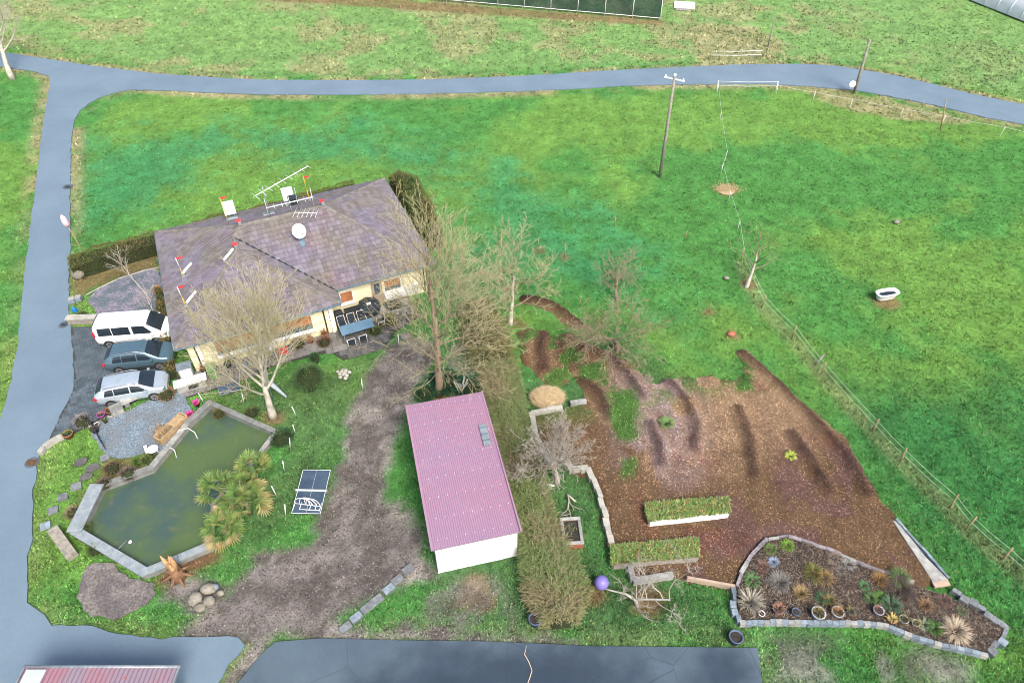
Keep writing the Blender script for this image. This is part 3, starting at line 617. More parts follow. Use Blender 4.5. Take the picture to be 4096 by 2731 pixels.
# things standing on the roof
def W3(p): q_ = HL(p[0], p[1]); return Vector((q_.x, q_.y, p[2]))
FL = 'red pennant on a yellow stick standing '
for key, a_, b_, h, yl, lab in (('W', 7.1, 1.6, 1.5, .5, FL + 'at the eaves beside the lower white roof pipe'), ('W', 10.2, 1.35, 1.6, .5, FL + 'beside the upper white pipe near the lichened tiles'), ('N', 12.4, 3.1, 1.9, 1, FL + 'behind the opened white skylight above the hedge'), ('N', 6.4, 2.6, 2.0, 1, FL + 'behind the tip of the roof antenna')):
    p = W3(onroof(key, a_, b_, .05)); t = thing('pennant_stick', p, lab, 'flag', 'warning pennants on the bungalow roof', HA)
    m = MB(); lean = Vector((-.03, .05, 1)) * h
    m.tube([(0, 0, 0), lean * .45], .03, 6); m.build('stick', 'yellow_pole', t)
    m = MB(); m.tube([lean * .45, lean], .025, 6); m.build('upper_stick', 'white_paint' if yl < 1 else 'yellow_pole', t)
    m = MB(); c = lean; m.box(c + Vector((.17, .02, -.08)), (.32, .02, .16)); m.box(c + Vector((.4, .02, -.06)), (.16, .02, .08)); m.build('pennant', 'red_flag', t)
    B('foot', 'metal_grey', t, (0, 0, .03), (.2, .2, .08))
for key, a_, b_, L, lab in (('W', 6.7, 2.0, 1.0, 'short white pipe lying on the left roof slope, lower of two near the eaves'), ('W', 9.8, 1.9, .95, 'short white pipe lying on the left roof slope, higher of two near the eaves'), ('W', 8.2, 5.2, 1.0, 'short white pipe beside the hip vent on the roof ridge')):
    p = W3(onroof(key, a_, b_, .14)); t = thing('roof_pipe', p, lab, 'pipe', 'white pipes on the bungalow roof', HA); d = Vector((.8, .55, .32)).normalized() * L
    m = MB(); m.tube([-d / 2, d / 2], .095, 8); m.build('barrel', 'white_paint', t); B('foot', 'metal_grey', t, -d / 2 + Vector((0, 0, -.1)), (.12, .12, .16))
t = thing('satellite_dish', W3(onroof('M', 9.45, 4.3, .0)), 'round white satellite dish on a bracket on the front roof slope', 'satellite dish', rz=HA)
m = MB(); cen = Vector((0, -.1, .85)); ax = Vector((.15, -.75, .5)).normalized(); x = ax.cross(Vector((0, 0, 1))).normalized(); y = x.cross(ax)
vs = [cen - ax * .1]; fs = []
for i, r_ in enumerate((.22, .4, .52)):
    for k in range(18):
        a = 2 * math.pi * k / 18; vs.append(cen + (x * math.cos(a) * .92 + y * math.sin(a)) * r_ + ax * (r_ * r_ * .35 - .1))
for k in range(18):
    fs.append((0, 1 + k, 1 + (k + 1) % 18))
    for i in range(2): fs.append((1 + i * 18 + k, 1 + (i + 1) * 18 + k, 1 + (i + 1) * 18 + (k + 1) % 18, 1 + i * 18 + (k + 1) % 18))
m.add(vs, fs, True); m.build('reflector', 'white_plastic', t)
m = MB(); m.tube([(0, 0, 0), (0, .05, .8)], .04, 6); m.build('mast', 'metal_grey', t); m = MB(); m.tube([cen - y * .5, cen + ax * .55 - y * .2], .02, 5); m.box(cen + ax * .58 - y * .18, (.09, .12, .09)); m.build('feed_arm', 'metal_grey', t); B('bracket', 'gutter', t, (0, -.25, .0), (.35, .6, .06), tilt=(PITCH, 0))
t = thing('roof_antenna', W3((8.0, 7.375, zr(5.925))), 'large television antenna with long crossed booms on the roof ridge', 'antenna', rz=HA)
m = MB(); m.tube([(0, 0, 0), (0, 0, 2.6)], .035, 6); m.build('mast', 'metal_grey', t); m = MB(); m.tube([(2.0, -.1, 0), (2.0, -.1, 2.0)], .03, 6); m.build('mast', 'metal_grey', t)
m = MB(); m.tube([(-.6, 0, 2.0), (3.4, 1.4, 2.5)], .03, 5); bo = m.build('boom', 'white_plastic', t)
for k in range(9):
    f_ = k / 8; c = Vector((-.6, 0, 2.0)).lerp(Vector((3.4, 1.4, 2.5)), f_); d = Vector((-.35, .9, 0)) * (.62 - .3 * f_); m = MB(); m.tube([c - d, c + d], .014, 4); m.build('element', 'white_plastic', bo)
m = MB(); m.tube([(-.1, 0, .9), (3.1, -.15, 1.0)], .035, 5); bo = m.build('boom', 'white_plastic', t)
for k in range(7):
    c = Vector((-.1 + k * .52, -.02 * k, .91 + .014 * k)); m = MB(); m.tube([c - Vector((0, 0, .85)) if k % 3 == 0 else c - Vector((0, .35, 0)), c + (Vector((0, 0, .75)) if k % 3 == 0 else Vector((0, .35, 0)))], .014, 4); m.build('element', 'white_plastic', bo)
m = MB(); m.tube([(1.6, -.5, .35), (3.0, -1.1, .3)], .022, 5); bo = m.build('boom', 'white_plastic', t)
for k in range(6):
    c = Vector((1.6, -.5, .35)).lerp(Vector((3.0, -1.1, .3)), k / 5); m = MB(); m.tube([c - Vector((.25, .5, 0)), c + Vector((.25, .5, 0))], .012, 4); m.build('element', 'white_plastic', bo)
# ---------------------------------------------------------------- shed
S0, S1, S2, S3 = SHED_C
sa = math.atan2((S1 - S0).y, (S1 - S0).x); sw = ((S1 - S0).length + (S2 - S3).length) / 2; sl_ = ((S3 - S0).length + (S2 - S1).length) / 2
sax = ((S1 - S0).normalized() + (S2 - S3).normalized()).normalized(); say = Vector((-sax.y, sax.x, 0)); sc_ = (S0 + S1 + S2 + S3) / 4
srz = math.atan2(sax.y, sax.x)
shed = thing('garden_shed', (sc_.x, sc_.y, 0), 'long white shed with a faded pink red corrugated sheet roof', 'shed', rz=srz)
m = MB(); m.prism([(-sw / 2 + .1, -sl_ / 2 + .12), (sw / 2 - .1, -sl_ / 2 + .12), (sw / 2 - .1, sl_ / 2 - .12), (-sw / 2 + .1, sl_ / 2 - .12)], -.15, 2.38); m.build('wall', 'white_paint', shed)
for k in range(5): B('wall_board', 'white_paint', shed, (0, -sl_ / 2 + .105, .2 + k * .46), (sw - .22, .03, .445))
B('eaves_beam', 'metal_grey', shed, (0, -sl_ / 2 + .06, 2.43), (sw, .06, .1))
def corrugated(w_, l_, z0, z1, pitch, amp, n_per=4):
    nn = int(w_ / pitch) * n_per; xs_ = np.linspace(-w_ / 2, w_ / 2, nn + 1); zz = amp * np.sin(np.arange(nn + 1) / n_per * 2 * math.pi)
    V = []
    for y_, z_ in ((-l_ / 2, z0), (l_ / 2, z1)):
        for x_, q_ in zip(xs_, zz): V.append((x_, y_, z_ + q_))
    for y_, z_ in ((-l_ / 2, z0), (l_ / 2, z1)):
        for x_, q_ in zip(xs_, zz): V.append((x_, y_, z_ + q_ - .012))
    k = nn + 1; Fq = [(i, i + 1, k + i + 1, k + i) for i in range(nn)] + [(2 * k + i + 1, 2 * k + i, 3 * k + i, 3 * k + i + 1) for i in range(nn)] + [(2 * k + i, 2 * k + i + 1, i + 1, i) for i in range(nn)] + [(k + i, k + i + 1, 3 * k + i + 1, 3 * k + i) for i in range(nn)]
    return V, Fq
half = sl_ * .53
for (yc, L, z0, z1, nm) in ((-sl_ / 2 + half / 2, half, 2.5, 2.555, 'roof_sheet'), (sl_ / 2 - (sl_ - half) / 2 - .05, sl_ - half + .1, 2.565, 2.62, 'roof_sheet')):
    V, Fq = corrugated(sw + .1, L, z0, z1, .115, .02)
    o = npmesh(nm, np.array(V) + np.array([0, yc, 0]), Fq, 'sheet_red', shed, None, False)
for sx_ in (-1, 1): B('roof_trim', 'sheet_red', shed, (sx_ * (sw / 2 + .06), 0, 2.57), (.08, sl_ + .06, .12))
sd = bpy.data.meshes.new('screw'); mm = MB(); mm.box((0, 0, 0), (.035, .035, .02)); sd.from_pydata(mm.v, [], mm.f); sd.update(); sd.materials.append(M['white_plastic'])
for j in range(8):
    for i in range(9):
        o = bpy.data.objects.new('screw', sd); link(o, shed); y_ = -sl_ / 2 + .5 + j * (sl_ - .9) / 7; o.location = (-sw / 2 + .3 + i * (sw - .6) / 8 + (j % 2) * .12, y_, 2.532 + (y_ + sl_ / 2) / sl_ * .09 + (.03 if y_ > sl_ * .03 else 0))
v = B('roof_hatch', 'metal_grey', shed, (sw / 2 - .45, 1.55, 2.66), (.42, 1.5, .09))
for k in range(3): B('hatch_rib', 'gutter', v, (sw / 2 - .45, 1.1 + k * .45, 2.72), (.36, .1, .05))
# ---------------------------------------------------------------- parking area with hexagonal pavers, each its own piece
park = sheet('parking_area', HEXP, .012, 'joint', 'dark hexagonal block paved parking area beside the lane')
hr = .135; hm = MB(); ring = [(hr * .955 * math.cos(R(60 * k + 30)), hr * .955 * math.sin(R(60 * k + 30))) for k in range(6)]
hv = [(x, y, 0) for x, y in ring] + [(x, y, .022) for x, y in ring] + [(x * .9, y * .9, .03) for x, y in ring]
hf = [tuple(range(12, 18))] + [(i, (i + 1) % 6, 6 + (i + 1) % 6, 6 + i) for i in range(6)] + [(6 + i, 6 + (i + 1) % 6, 12 + (i + 1) % 6, 12 + i) for i in range(6)]
hme = bpy.data.meshes.new('paver'); hme.from_pydata(hv, [], hf); hme.update(); hme.materials.append(M['hex_paver'])
hx = hr * math.sqrt(3); pts = []
x0 = min(p.x for p in HEXP); x1 = max(p.x for p in HEXP); y0 = min(p.y for p in HEXP); y1 = max(p.y for p in HEXP)
for j in range(int((y1 - y0) / (hr * 1.5)) + 1):
    for i in range(int((x1 - x0) / hx) + 1): pts.append((x0 + i * hx + (j % 2) * hx / 2, y0 + j * hr * 1.5))
pa = np.array(pts); dd = sdist(pa[:, 0], pa[:, 1], HEXP); pa = pa[dd < -.1]
# those left open to view by the cars come first
vis = pa[:, 1] * .02 + np.where(pa[:, 0] < -24.6, 0, 10); pa = pa[np.argsort(vis)]
V = []; Fq = []
for i, (x, y) in enumerate(pa):
    dz = random.uniform(-.004, .004)
    if i < 300:
        o = bpy.data.objects.new('paver', hme); link(o, park); o.location = (x, y, .014 + dz); o.rotation_euler = (random.uniform(-.02, .02), random.uniform(-.02, .02), 0)
    else:
        b = len(V); V += [(x + p[0], y + p[1], p[2] + .014 + dz) for p in hv]; Fq += [tuple(b + k for k in f) for f in hf]
me = bpy.data.meshes.new('paver_field'); me.from_pydata(V, [], Fq); me.update(); me.materials.append(M['hex_paver']); tag(link(bpy.data.objects.new('paver_field', me), park), None, None, None, 'stuff')
# ---------------------------------------------------------------- vehicles
def car(name, label, pos, rz, L, W, paint_, roof_paint, st, wheels, wr, glass, van=False):
    """st: stations (x, sill z, belt z, roof z, half width at belt, half width at roof)"""
    t = thing(name, pos, label, 'van' if van else 'car', None, rz); t.scale = (.95,) * 3
    xs_ = np.array([s[0] for s in st]); A = np.array(st)
    def S(x): return [np.interp(x, xs_, A[:, i]) for i in range(1, 6)]
    def ringf(x):
        sill, belt, roof, hb, hr_ = S(x); m_ = (sill + belt) / 2; g = roof - belt
        pr_ = [(hb * .86, sill), (hb * .985, sill + .1), (hb * 1.0, m_), (hb * .975, belt - .03), (hb * .955, belt)]
        if g > .06: pr_ += [(hb * .955 + (hr_ - hb * .955) * .5 + .015, belt + g * .5), (hr_, roof - .09 * min(1, g * 2)), (hr_ * .88, roof - .025), (hr_ * .5, roof), (0, roof + .012)]
        else: pr_ += [(hb * .93, belt + g * .3), (hb * .86, belt + g * .6), (hb * .7, belt + g * .85), (hb * .4, belt + g), (0, roof + .005)]
        return pr_
    N_ = 46; X = np.linspace(xs_[0], xs_[-1], N_); V = []; Fq = []
    for x in X:
        r_ = ringf(x); V += [(x, y, z) for y, z in r_] + [(x, -y, z) for y, z in r_[::-1][1:]]
    k = 19
    for i in range(N_ - 1):
        for j in range(k - 1): Fq.append((i * k + j, i * k + j + 1, (i + 1) * k + j + 1, (i + 1) * k + j))
    m = MB(); m.add(V, [f[::-1] for f in Fq], True); m.add([V[j] for j in range(k)], [tuple(range(k))]); m.add([V[(N_ - 1) * k + j] for j in range(k)], [tuple(range(k))[::-1]])
    m.build('body', paint_, t)
    def patch(nm, mat, f, nx_=8, ny_=4, parent=t):       # f(a,b)->(x, ring position, side)
        P_ = []; 
        for i in range(nx_ + 1):
            for j in range(ny_ + 1):
                x, rp, sd_, off = f(i / nx_, j / ny_); r_ = ringf(x); q_ = min(int(rp), len(r_) - 2); fr = rp - q_
                y = r_[q_][0] * (1 - fr) + r_[q_ + 1][0] * fr; z = r_[q_][1] * (1 - fr) + r_[q_ + 1][1] * fr
                P_.append((x + off[0], sd_ * (y + off[1]), z + off[2]))
        Fp = [(i * (ny_ + 1) + j, (i + 1) * (ny_ + 1) + j, (i + 1) * (ny_ + 1) + j + 1, i * (ny_ + 1) + j + 1) for i in range(nx_) for j in range(ny_)]
        mm_ = MB(); mm_.add(P_, Fp, True); return mm_.build(nm, mat, parent)
    for sd_ in (-1, 1):
        for (xa, xb, xc, xd) in glass['side']:           # bottom xa..xb, top xc..xd
            patch('side_window', 'car_glass', lambda a, b: ((xa + (xb - xa) * a) * (1 - b) + (xc + (xd - xc) * a) * b, 4.12 + 1.65 * b, sd_, (0, .012, .006)))
    xa, xb = glass['wind']; 
    for nm, (xa, xb, r0) in (('windscreen', glass['wind'] + (1,)), ('rear_window', glass['rear'] + (-1,))):
        P_ = []
        for i in range(7):
            x = xa + (xb - xa) * i / 6; sill, belt, roof, hb, hr_ = S(x); r_ = ringf(x)
            for j in range(9):
                s_ = (j / 8 * 2 - 1); wy = r_[6][0] * .96; y = wy * s_
                ys_ = [p[0] for p in r_[::-1]][:6]; zs_ = [p[1] for p in r_[::-1]][:6]; z = np.interp(abs(y), ys_, zs_)
                P_.append((x + r0 * .02, y, z + .018))
        Fp = [(i * 9 + j, i * 9 + j + 1, (i + 1) * 9 + j + 1, (i + 1) * 9 + j) for i in range(6) for j in range(8)]
        mm_ = MB(); mm_.add(P_, Fp, True); mm_.build(nm, 'car_glass', t)
    if roof_paint:
        a0, a1 = roof_paint[1]
        P_ = []
        for i in range(7):
            x = a0 + (a1 - a0) * i / 6; r_ = ringf(x)
            for j in range(7):
                y = r_[7][0] * .92 * (j / 3 - 1); z = np.interp(abs(y), [p[0] for p in r_[::-1]][:5], [p[1] for p in r_[::-1]][:5]); P_.append((x, y, z + .012))
        Fp = [(i * 7 + j, i * 7 + j + 1, (i + 1) * 7 + j + 1, (i + 1) * 7 + j) for i in range(6) for j in range(6)]
        mm_ = MB(); mm_.add(P_, Fp, True); mm_.build('glass_roof', roof_paint[0], t)
    for wx in wheels:
        hb = S(wx)[3]
        for sd_ in (-1, 1):
            y = sd_ * (hb - .09)
            m = MB(); m.tube([(wx, y - sd_ * .1, wr), (wx, y + sd_ * .115, wr)], [wr * 1.14, wr * 1.14], 20, True, False); m.build('wheel_arch', 'rubber', t)
            m = MB(); m.tube([(wx, y - sd_ * .1, wr), (wx, y + sd_ * .09, wr), (wx, y + sd_ * .125, wr)], [wr, wr, wr * .9], 22); wo = m.build('wheel', 'rubber', t)
            m = MB(); m.tube([(wx, y + sd_ * .1, wr), (wx, y + sd_ * .132, wr)], [wr * .68, wr * .68], 20, True, False); m.build('rim', 'rim_alloy', wo)
            m = MB()
            for k_ in range(7):
                a = 2 * math.pi * k_ / 7; m.beam((wx, y + sd_ * .135, wr), (wx + wr * .6 * math.cos(a), y + sd_ * .135, wr + wr * .6 * math.sin(a)), .035, .02, (0, 1, 0))
            m.build('spoke', 'metal_dark', wo)
    for sd_ in (-1, 1):
        sill, belt, roof, hb, hr_ = S(glass['mirror'])
        m = MB(); m.box((glass['mirror'], sd_ * (hb + .1), belt + .08), (.16, .2, .14)); m.build('mirror', paint_, t)
        x = xs_[0] + .1; sill, belt, roof, hb, hr_ = S(x)
        m = MB(); z = glass['tail']; m.box((x - .03, sd_ * (hb - .1), z), (.2, .24, .16) if not van else (.14, .14, .5)); m.build('tail_light', 'tail_red', t)
        x = xs_[-1] - .22; sill, belt, roof, hb, hr_ = S(x); m = MB(); m.box((x, sd_ * (hb - .16), belt - .06), (.3, .26, .12)); m.build('headlight', 'pane', t)
        for hx_ in glass['handles']:
            hb = S(hx_)[3]; m = MB(); m.box((hx_, sd_ * (hb + .012), S(hx_)[1] - .13), (.18, .03, .035)); m.build('door_handle', paint_, t)
        if glass.get('cladding'):
            m = MB(); m.box(((wheels[0] + wheels[1]) / 2, sd_ * (S(0)[3] * .965), S(0)[0] + .1), (wheels[1] - wheels[0] - .75, .09, .24)); m.build('sill_trim', glass['cladding'], t)
        if glass.get('rails'):
            m = MB(); r_ = ringf(0); m.tube([(glass['rails'][0], sd_ * r_[6][0] * .96, S(glass['rails'][0])[2] + .02), (0, sd_ * r_[6][0] * .96, S(0)[2] + .06), (glass['rails'][1], sd_ * r_[6][0] * .96, S(glass['rails'][1])[2] + .02)], .025, 6); m.build('roof_rail', 'rim_alloy', t)
    B('number_plate', 'white_plastic', t, (xs_[0] + .0, 0, .75), (.03, .52, .11)); B('bumper', 'metal_dark', t, (xs_[0] + .1, 0, S(xs_[0] + .1)[0] + .12), (.2, W * .84, .16))
    return t
def carpos(px, py, rz, W):                       # px,py: middle of the near side on the ground
    g = G(px, py); return (g.x - math.sin(rz) * W / 2, g.y + math.cos(rz) * W / 2, .04)
rz = R(6)
car('parked_van', 'white passenger van with dark side windows, longest of the parked vehicles', carpos(541, 1388, rz, 1.92), rz, 4.95, 1.92, 'paint_white', None,
    [(-2.46, .42, 1.0, 1.25, .84, .72), (-2.36, .32, 1.06, 1.84, .93, .78), (-2.0, .28, 1.07, 1.92, .96, .8), (1.05, .26, 1.07, 1.93, .96, .8), (1.35, .26, 1.06, 1.82, .96, .79), (1.95, .26, 1.03, 1.3, .95, .8), (2.12, .28, 1.0, 1.1, .93, .8), (2.38, .32, .86, .96, .84, .7), (2.48, .4, .7, .8, .7, .6)],
    (-1.62, 1.62), .33, dict(side=[(-2.1, -1.15, -2.05, -1.15), (-1.1, .1, -1.1, .1), (.28, 1.65, .28, 1.1)], wind=(1.28, 2.08), rear=(-2.44, -2.34), mirror=1.55, tail=1.2, handles=(-.05, .4)), True)
suv = [(-2.2, .5, .92, 1.05, .78, .6), (-2.08, .34, .98, 1.2, .88, .66), (-1.75, .28, 1.0, 1.5, .92, .68), (-1.2, .26, .99, 1.58, .925, .67), (.3, .25, .97, 1.6, .92, .66), (.7, .25, .96, 1.5, .92, .67), (1.38, .25, .97, 1.12, .92, .78), (1.55, .26, .95, 1.02, .91, .8), (2.0, .3, .82, .93, .85, .72), (2.2, .4, .62, .72, .7, .6)]
gl = dict(side=[(-1.55, -.95, -1.4, -.95), (-.9, .02, -.9, .02), (.1, 1.15, .1, .62)], wind=(.64, 1.46), rear=(-2.06, -1.62), mirror=1.0, tail=.9, handles=(-.75, .2), rails=(-1.5, .5))
rz = R(9); g2 = dict(gl); g2['cladding'] = 'metal_dark'
car('parked_car', 'dark blue grey crossover car with silver roof rails and a glass roof', carpos(566, 1490, rz, 1.84), rz, 4.4, 1.84, 'paint_dark', ('paint_dark', (-1.0, .3)), suv, (-1.32, 1.33), .34, g2)
rz = R(14)
car('parked_car', 'silver blue estate car parked against the stone bench blocks', carpos(541, 1618, rz, 1.82), rz, 4.4, 1.82, 'paint_silver', None, [(a, b, c, d - .04 * (d > 1.3), e, f_) for a, b, c, d, e, f_ in suv], (-1.33, 1.32), .33, gl)
# ---------------------------------------------------------------- patio slabs
def frame(poly, label, name, mat): return sheet(name, poly, -.0, mat, label)
patio = sheet('patio', PATIO, .01, 'joint', 'stone slab patio and footpath along the front of the bungalow')
rowz = 0
for j in range(-5, 5):
    v0 = j * .5; u = -1.0 - (j % 2) * .3
    while u < 15.8:
        wdt = random.choice((.5, .75, .5, 1.0)) if u < 9.3 else random.choice((.42, .6, .5))
        cu, cv = u + wdt / 2, v0 + .25
        if inpoly((cu, cv), PATIO_L) and inpoly((cu - wdt * .3, cv), PATIO_L) and inpoly((cu + wdt * .3, cv), PATIO_L):
            p = HL(cu, cv); m = MB(); m.box((0, 0, 0), (wdt - .025, .475, .05)); o = m.build('slab', 'slab' if u < 9.3 else 'dark_slab', patio); o.location = (p.x, p.y, .012 + random.uniform(-.006, .006)); o.rotation_euler = (random.uniform(-.008, .008), random.uniform(-.008, .008), HA + random.uniform(-.01, .01))
        u += wdt
def hthing(name, u, v, label, cat, group=None, rz=0.0, z=.035): p = HL(u, v); return thing(name, (p.x, p.y, z), label, cat, group, HA + rz)
# dining table and chairs
t = hthing('garden_table', 11.15, -.48, 'long slate blue garden table on the patio with chairs around it', 'table')
B('tabletop', 'blue_table', t, (0, 0, .73), (2.25, .92, .04))
for i in (-1, 1):
    for j in (-1, 1): B('leg', 'metal_grey', t, (i * 1.0, j * .36, .355), (.05, .05, .71))
def chair():
    t = thing('garden_chair', (0, 0, 0), 'x', 'chair', 'dark mesh chairs around the garden table')
    B('seat', 'black_cloth', t, (0, 0, .44), (.48, .46, .03)); B('backrest', 'black_cloth', t, (0, -.24, .75), (.46, .03, .5), tilt=(R(12), 0))
    for sx_ in (-1, 1):
        m = MB(); m.tube([(sx_ * .26, .22, 0), (sx_ * .26, .22, .62), (sx_ * .26, -.2, .64)], .016, 6); m.build('armrest', 'white_plastic', t)
        m = MB(); m.tube([(sx_ * .25, -.2, 0), (sx_ * .25, -.22, .5), (sx_ * .25, -.3, 1.0)], .016, 6); m.build('leg', 'white_plastic', t)
    m = MB(); m.tube([(-.25, -.3, 1.0), (.25, -.3, 1.0)], .016, 6); m.build('top_rail', 'white_plastic', t)
    return t
ch = chair(); cl = [(10.45, -1.5, 0, 'dark mesh garden chair on the lawn side of the table, nearer the house wing'), (11.25, -1.45, 0, 'dark mesh garden chair on the lawn side of the table, nearer the tall tree'), (10.35, .42, math.pi, 'dark mesh chair between table and house wall, nearest the door corner'), (11.05, .42, math.pi, 'dark mesh chair between table and house wall, middle of three'), (11.75, .42, math.pi, 'dark mesh chair between table and house wall, beside the covered parasol'), (12.85, -.35, math.pi / 2, 'dark mesh chair standing at the head of the garden table')]
for i, (u, v, a, lab) in enumerate(cl):
    p = HL(u, v); c_ = ch if i == 0 else copytree(ch); c_.location = (p.x, p.y, .04); c_.rotation_euler = (0, 0, HA + a); c_['label'] = lab
t = hthing('covered_parasol', 12.5, 1.15, 'closed parasol or grill under a black cloth cover beside the dining table', 'parasol')
m = MB(); prof = [(.68, .02), (.74, .3), (.78, .7), (.72, 1.0), (.42, 1.12), (.14, 1.18), (0, 1.19)]
vs = []; nn = 24
for r_, z in prof:
    for k in range(nn): a = 2 * math.pi * k / nn; q_ = 1 + .06 * math.cos(8 * a) * (r_ > .2); vs.append((r_ * q_ * math.cos(a), r_ * q_ * math.sin(a), z))
m.add(vs, [(i * nn + k, i * nn + (k + 1) % nn, (i + 1) * nn + (k + 1) % nn, (i + 1) * nn + k) for i in range(len(prof) - 1) for k in range(nn)], True); m.build('cover', 'black_cloth', t); B('vent_patch', 'white_plastic', t, (-.02, -.18, 1.16), (.3, .2, .05))
t = hthing('log_box', 11.55, 1.6, 'dark storage bench along the wall behind the chairs', 'bench'); B('box', 'wood_dark', t, (0, 0, .25), (1.4, .5, .5)); B('lid', 'metal_dark', t, (0, 0, .52), (1.45, .55, .04))
t = hthing('barbecue', 10.35, 1.25, 'small black barbecue in the corner by the white door', 'barbecue'); B('firebox', 'metal_dark', t, (0, 0, .7), (.6, .45, .25)); B('lid', 'metal_dark', t, (0, .05, .92), (.58, .4, .16), taper=.7)
for i in (-1, 1):
    for j in (-1, 1): B('leg', 'metal_grey', t, (i * .25, j * .18, .29), (.04, .04, .58))
t = hthing('low_wall', 13.6, .45, 'low pale stone wall with a dark bed along the patio edge', 'wall'); B('wall', 'concrete', t, (.35, 0, .15), (3.2, .22, .36)); B('bed', 'soil', t, (.85, .42, .2), (1.5, .5, .12)); B('step', 'pale_stone', t, (-.35, .55, .12), (.7, .8, .24))
t = hthing('stone_basin', 15.0, .95, 'round pale stone basin on the patio wall bed', 'basin'); m = MB(); m.lathe([(0, 0), (.2, 0), (.26, .25), (.3, .5), (.26, .52), (.2, .42), (0, .4)], n=16); m.build('bowl', 'pale_stone', t); B('plinth', 'concrete', t, (0, 0, -.02), (.5, .5, .04))
# objects near the left corner of the wing
t = hthing('hutch', .15, -.85, 'low stone hutch with a white flat lid and dark opening beside the footpath', 'hutch'); B('body', 'pale_stone', t, (0, 0, .28), (1.75, .5, .56)); B('lid', 'white_paint', t, (0, .05, .6), (2.0, .68, .06)); B('opening', 'metal_dark', t, (.1, -.255, .3), (.62, .03, .3))
t = hthing('green_bin', 1.55, -.35, 'upright green plastic wheelie bin next to the white lidded hutch', 'bin'); B('bin_body', 'green_bin', t, (0, 0, .42), (.5, .55, .84), taper=1.12); B('lid', 'green_bin', t, (0, -.02, .88), (.6, .66, .07)); 
for i in (-1, 1):
    m = MB(); m.tube([(i * .2 - .03, .3, .1), (i * .2 + .03, .3, .1)], .1, 12); m.build('wheel', 'rubber', t)
t = hthing('cabinet', -.0, .15, 'pale blue grey cabinet standing under the left eaves corner', 'cabinet'); B('body', 'metal_grey', t, (0, .1, .5), (.85, .6, 1.0)); B('top', 'blue_stone', t, (0, .1, 1.02), (.92, .68, .04)); B('door', 'white_plastic', t, (0, -.215, .5), (.7, .03, .85))
t = hthing('garden_chair', .0, -.25, 'low grey wire chair in front of the pale cabinet', 'chair'); 
B('seat', 'blue_stone', t, (0, 0, .3), (.7, .4, .03))
for i in (-1, 1):
    for j in (-1, 1): B('leg', 'metal_dark', t, (i * .32, j * .17, .15), (.03, .03, .3))
for u, v, lab, mt in ((1.05, .15, 'dark flower pot with dry red stems by the white pillar', 'metal_dark'), (2.55, .1, 'small dark tub with trailing plants by the footpath', 'metal_dark'), (9.0, .15, 'terracotta pot with red brown shrub at the wall corner', 'terracotta'), (8.0, .1, 'wide terracotta trough with bright small flowers under the window', 'terracotta')):
    t = hthing('flower_pot', u, v, lab, 'pot', 'pots along the house wall'); m = MB(); m.lathe([(0, 0), (.16, 0), (.22, .32), (.24, .34), (.2, .34), (.18, .28), (0, .28)], n=14); m.build('pot', mt, t)
    k = 60; az = rng.uniform(0, 6.28, k); blades('plant', np.stack([rng.normal(0, .07, k), rng.normal(0, .07, k), np.full(k, .3)], 1), rng.uniform(.25, .6, k), .025, rng.uniform(.1, .9, k), az, (.2, .1, .05) if u != 2.55 else (.07, .11, .03), 'leafcol', t, True)
t = hthing('bucket', 3.5, -.55, 'bright blue bucket lying on the footpath', 'bucket'); m = MB(); m.tube([(-.12, 0, .16), (.2, .05, .17)], [.12, .16], 14, False); m.build('pail', 'blue_bright', t); m = MB(); m.tube([(-.13, 0, .16), (-.11, 0, .16)], .12, 14); m.build('base', 'blue_bright', t)
t = hthing('crate', 6.1, -.1, 'red plastic crate among garden clutter under the window', 'crate'); B('side', 'red_flag', t, (0, .2, .15), (.6, .03, .3)); B('side', 'red_flag', t, (0, -.2, .15), (.6, .03, .3)); B('base', 'red_flag', t, (0, 0, .02), (.6, .4, .03)); B('end', 'red_flag', t, (.29, 0, .15), (.03, .37, .3)); B('end', 'red_flag', t, (-.29, 0, .15), (.03, .37, .3))
t = hthing('side_table', 5.0, -.05, 'teal folding side table beside the red crate', 'table'); B('top', 'blue_table', t, (0, 0, .6), (.6, .4, .03)); 
for i in (-1, 1): m = MB(); m.tube([(i * .25, -.15, 0), (-i * .25, .15, .59)], .015, 5); m.build('leg', 'metal_grey', t)
# terrace items
def gthing(name, px, py, label, cat, group=None, rz=0.0, z=0.0): p = G(px, py, 0); return thing(name, (p.x, p.y, z), label, cat, group, rz)
t = gthing('stone_bench', 555, 1592, 'large pale stone bench block beside the silver car', 'bench', rz=R(38), z=.05); B('seat', 'pale_stone', t, (0, 0, .45), (2.0, .95, .16)); B('support', 'concrete', t, (-.75, 0, .185), (.3, .8, .37)); B('support', 'concrete', t, (.75, 0, .185), (.3, .8, .37)); B('backrest', 'pale_stone', t, (0, .43, .75), (2.0, .12, .5))
t = gthing('stone_block', 475, 1650, 'small square pale stone block at the gravel terrace edge', 'stone', rz=R(38), z=.05); B('block', 'pale_stone', t, (0, 0, .22), (.65, .6, .42)); B('cap', 'concrete', t, (0, 0, .455), (.72, .66, .05))
t = gthing('stone_block', 640, 1560, 'flat stone cap at the end of the bench by the brown bush', 'stone', rz=R(38), z=.05); B('block', 'pale_stone', t, (0, 0, .2), (.8, .55, .4)); B('cap', 'concrete', t, (0, 0, .425), (.86, .6, .05))
tk = gthing('terrace_kerb', 420, 1680, 'thin stone kerb between the parking area and gravel terrace', 'kerb', z=0)
for i in range(7):
    p = G(372 + i * 16, 1706 - i * 9); m = MB(); m.box((0, 0, 0), (.42, .14, .16)); o = m.build('kerb_stone', 'pale_stone', tk); o.location = (p.x - tk.location.x, p.y - tk.location.y, .06); o.rotation_euler = (0, 0, R(36))
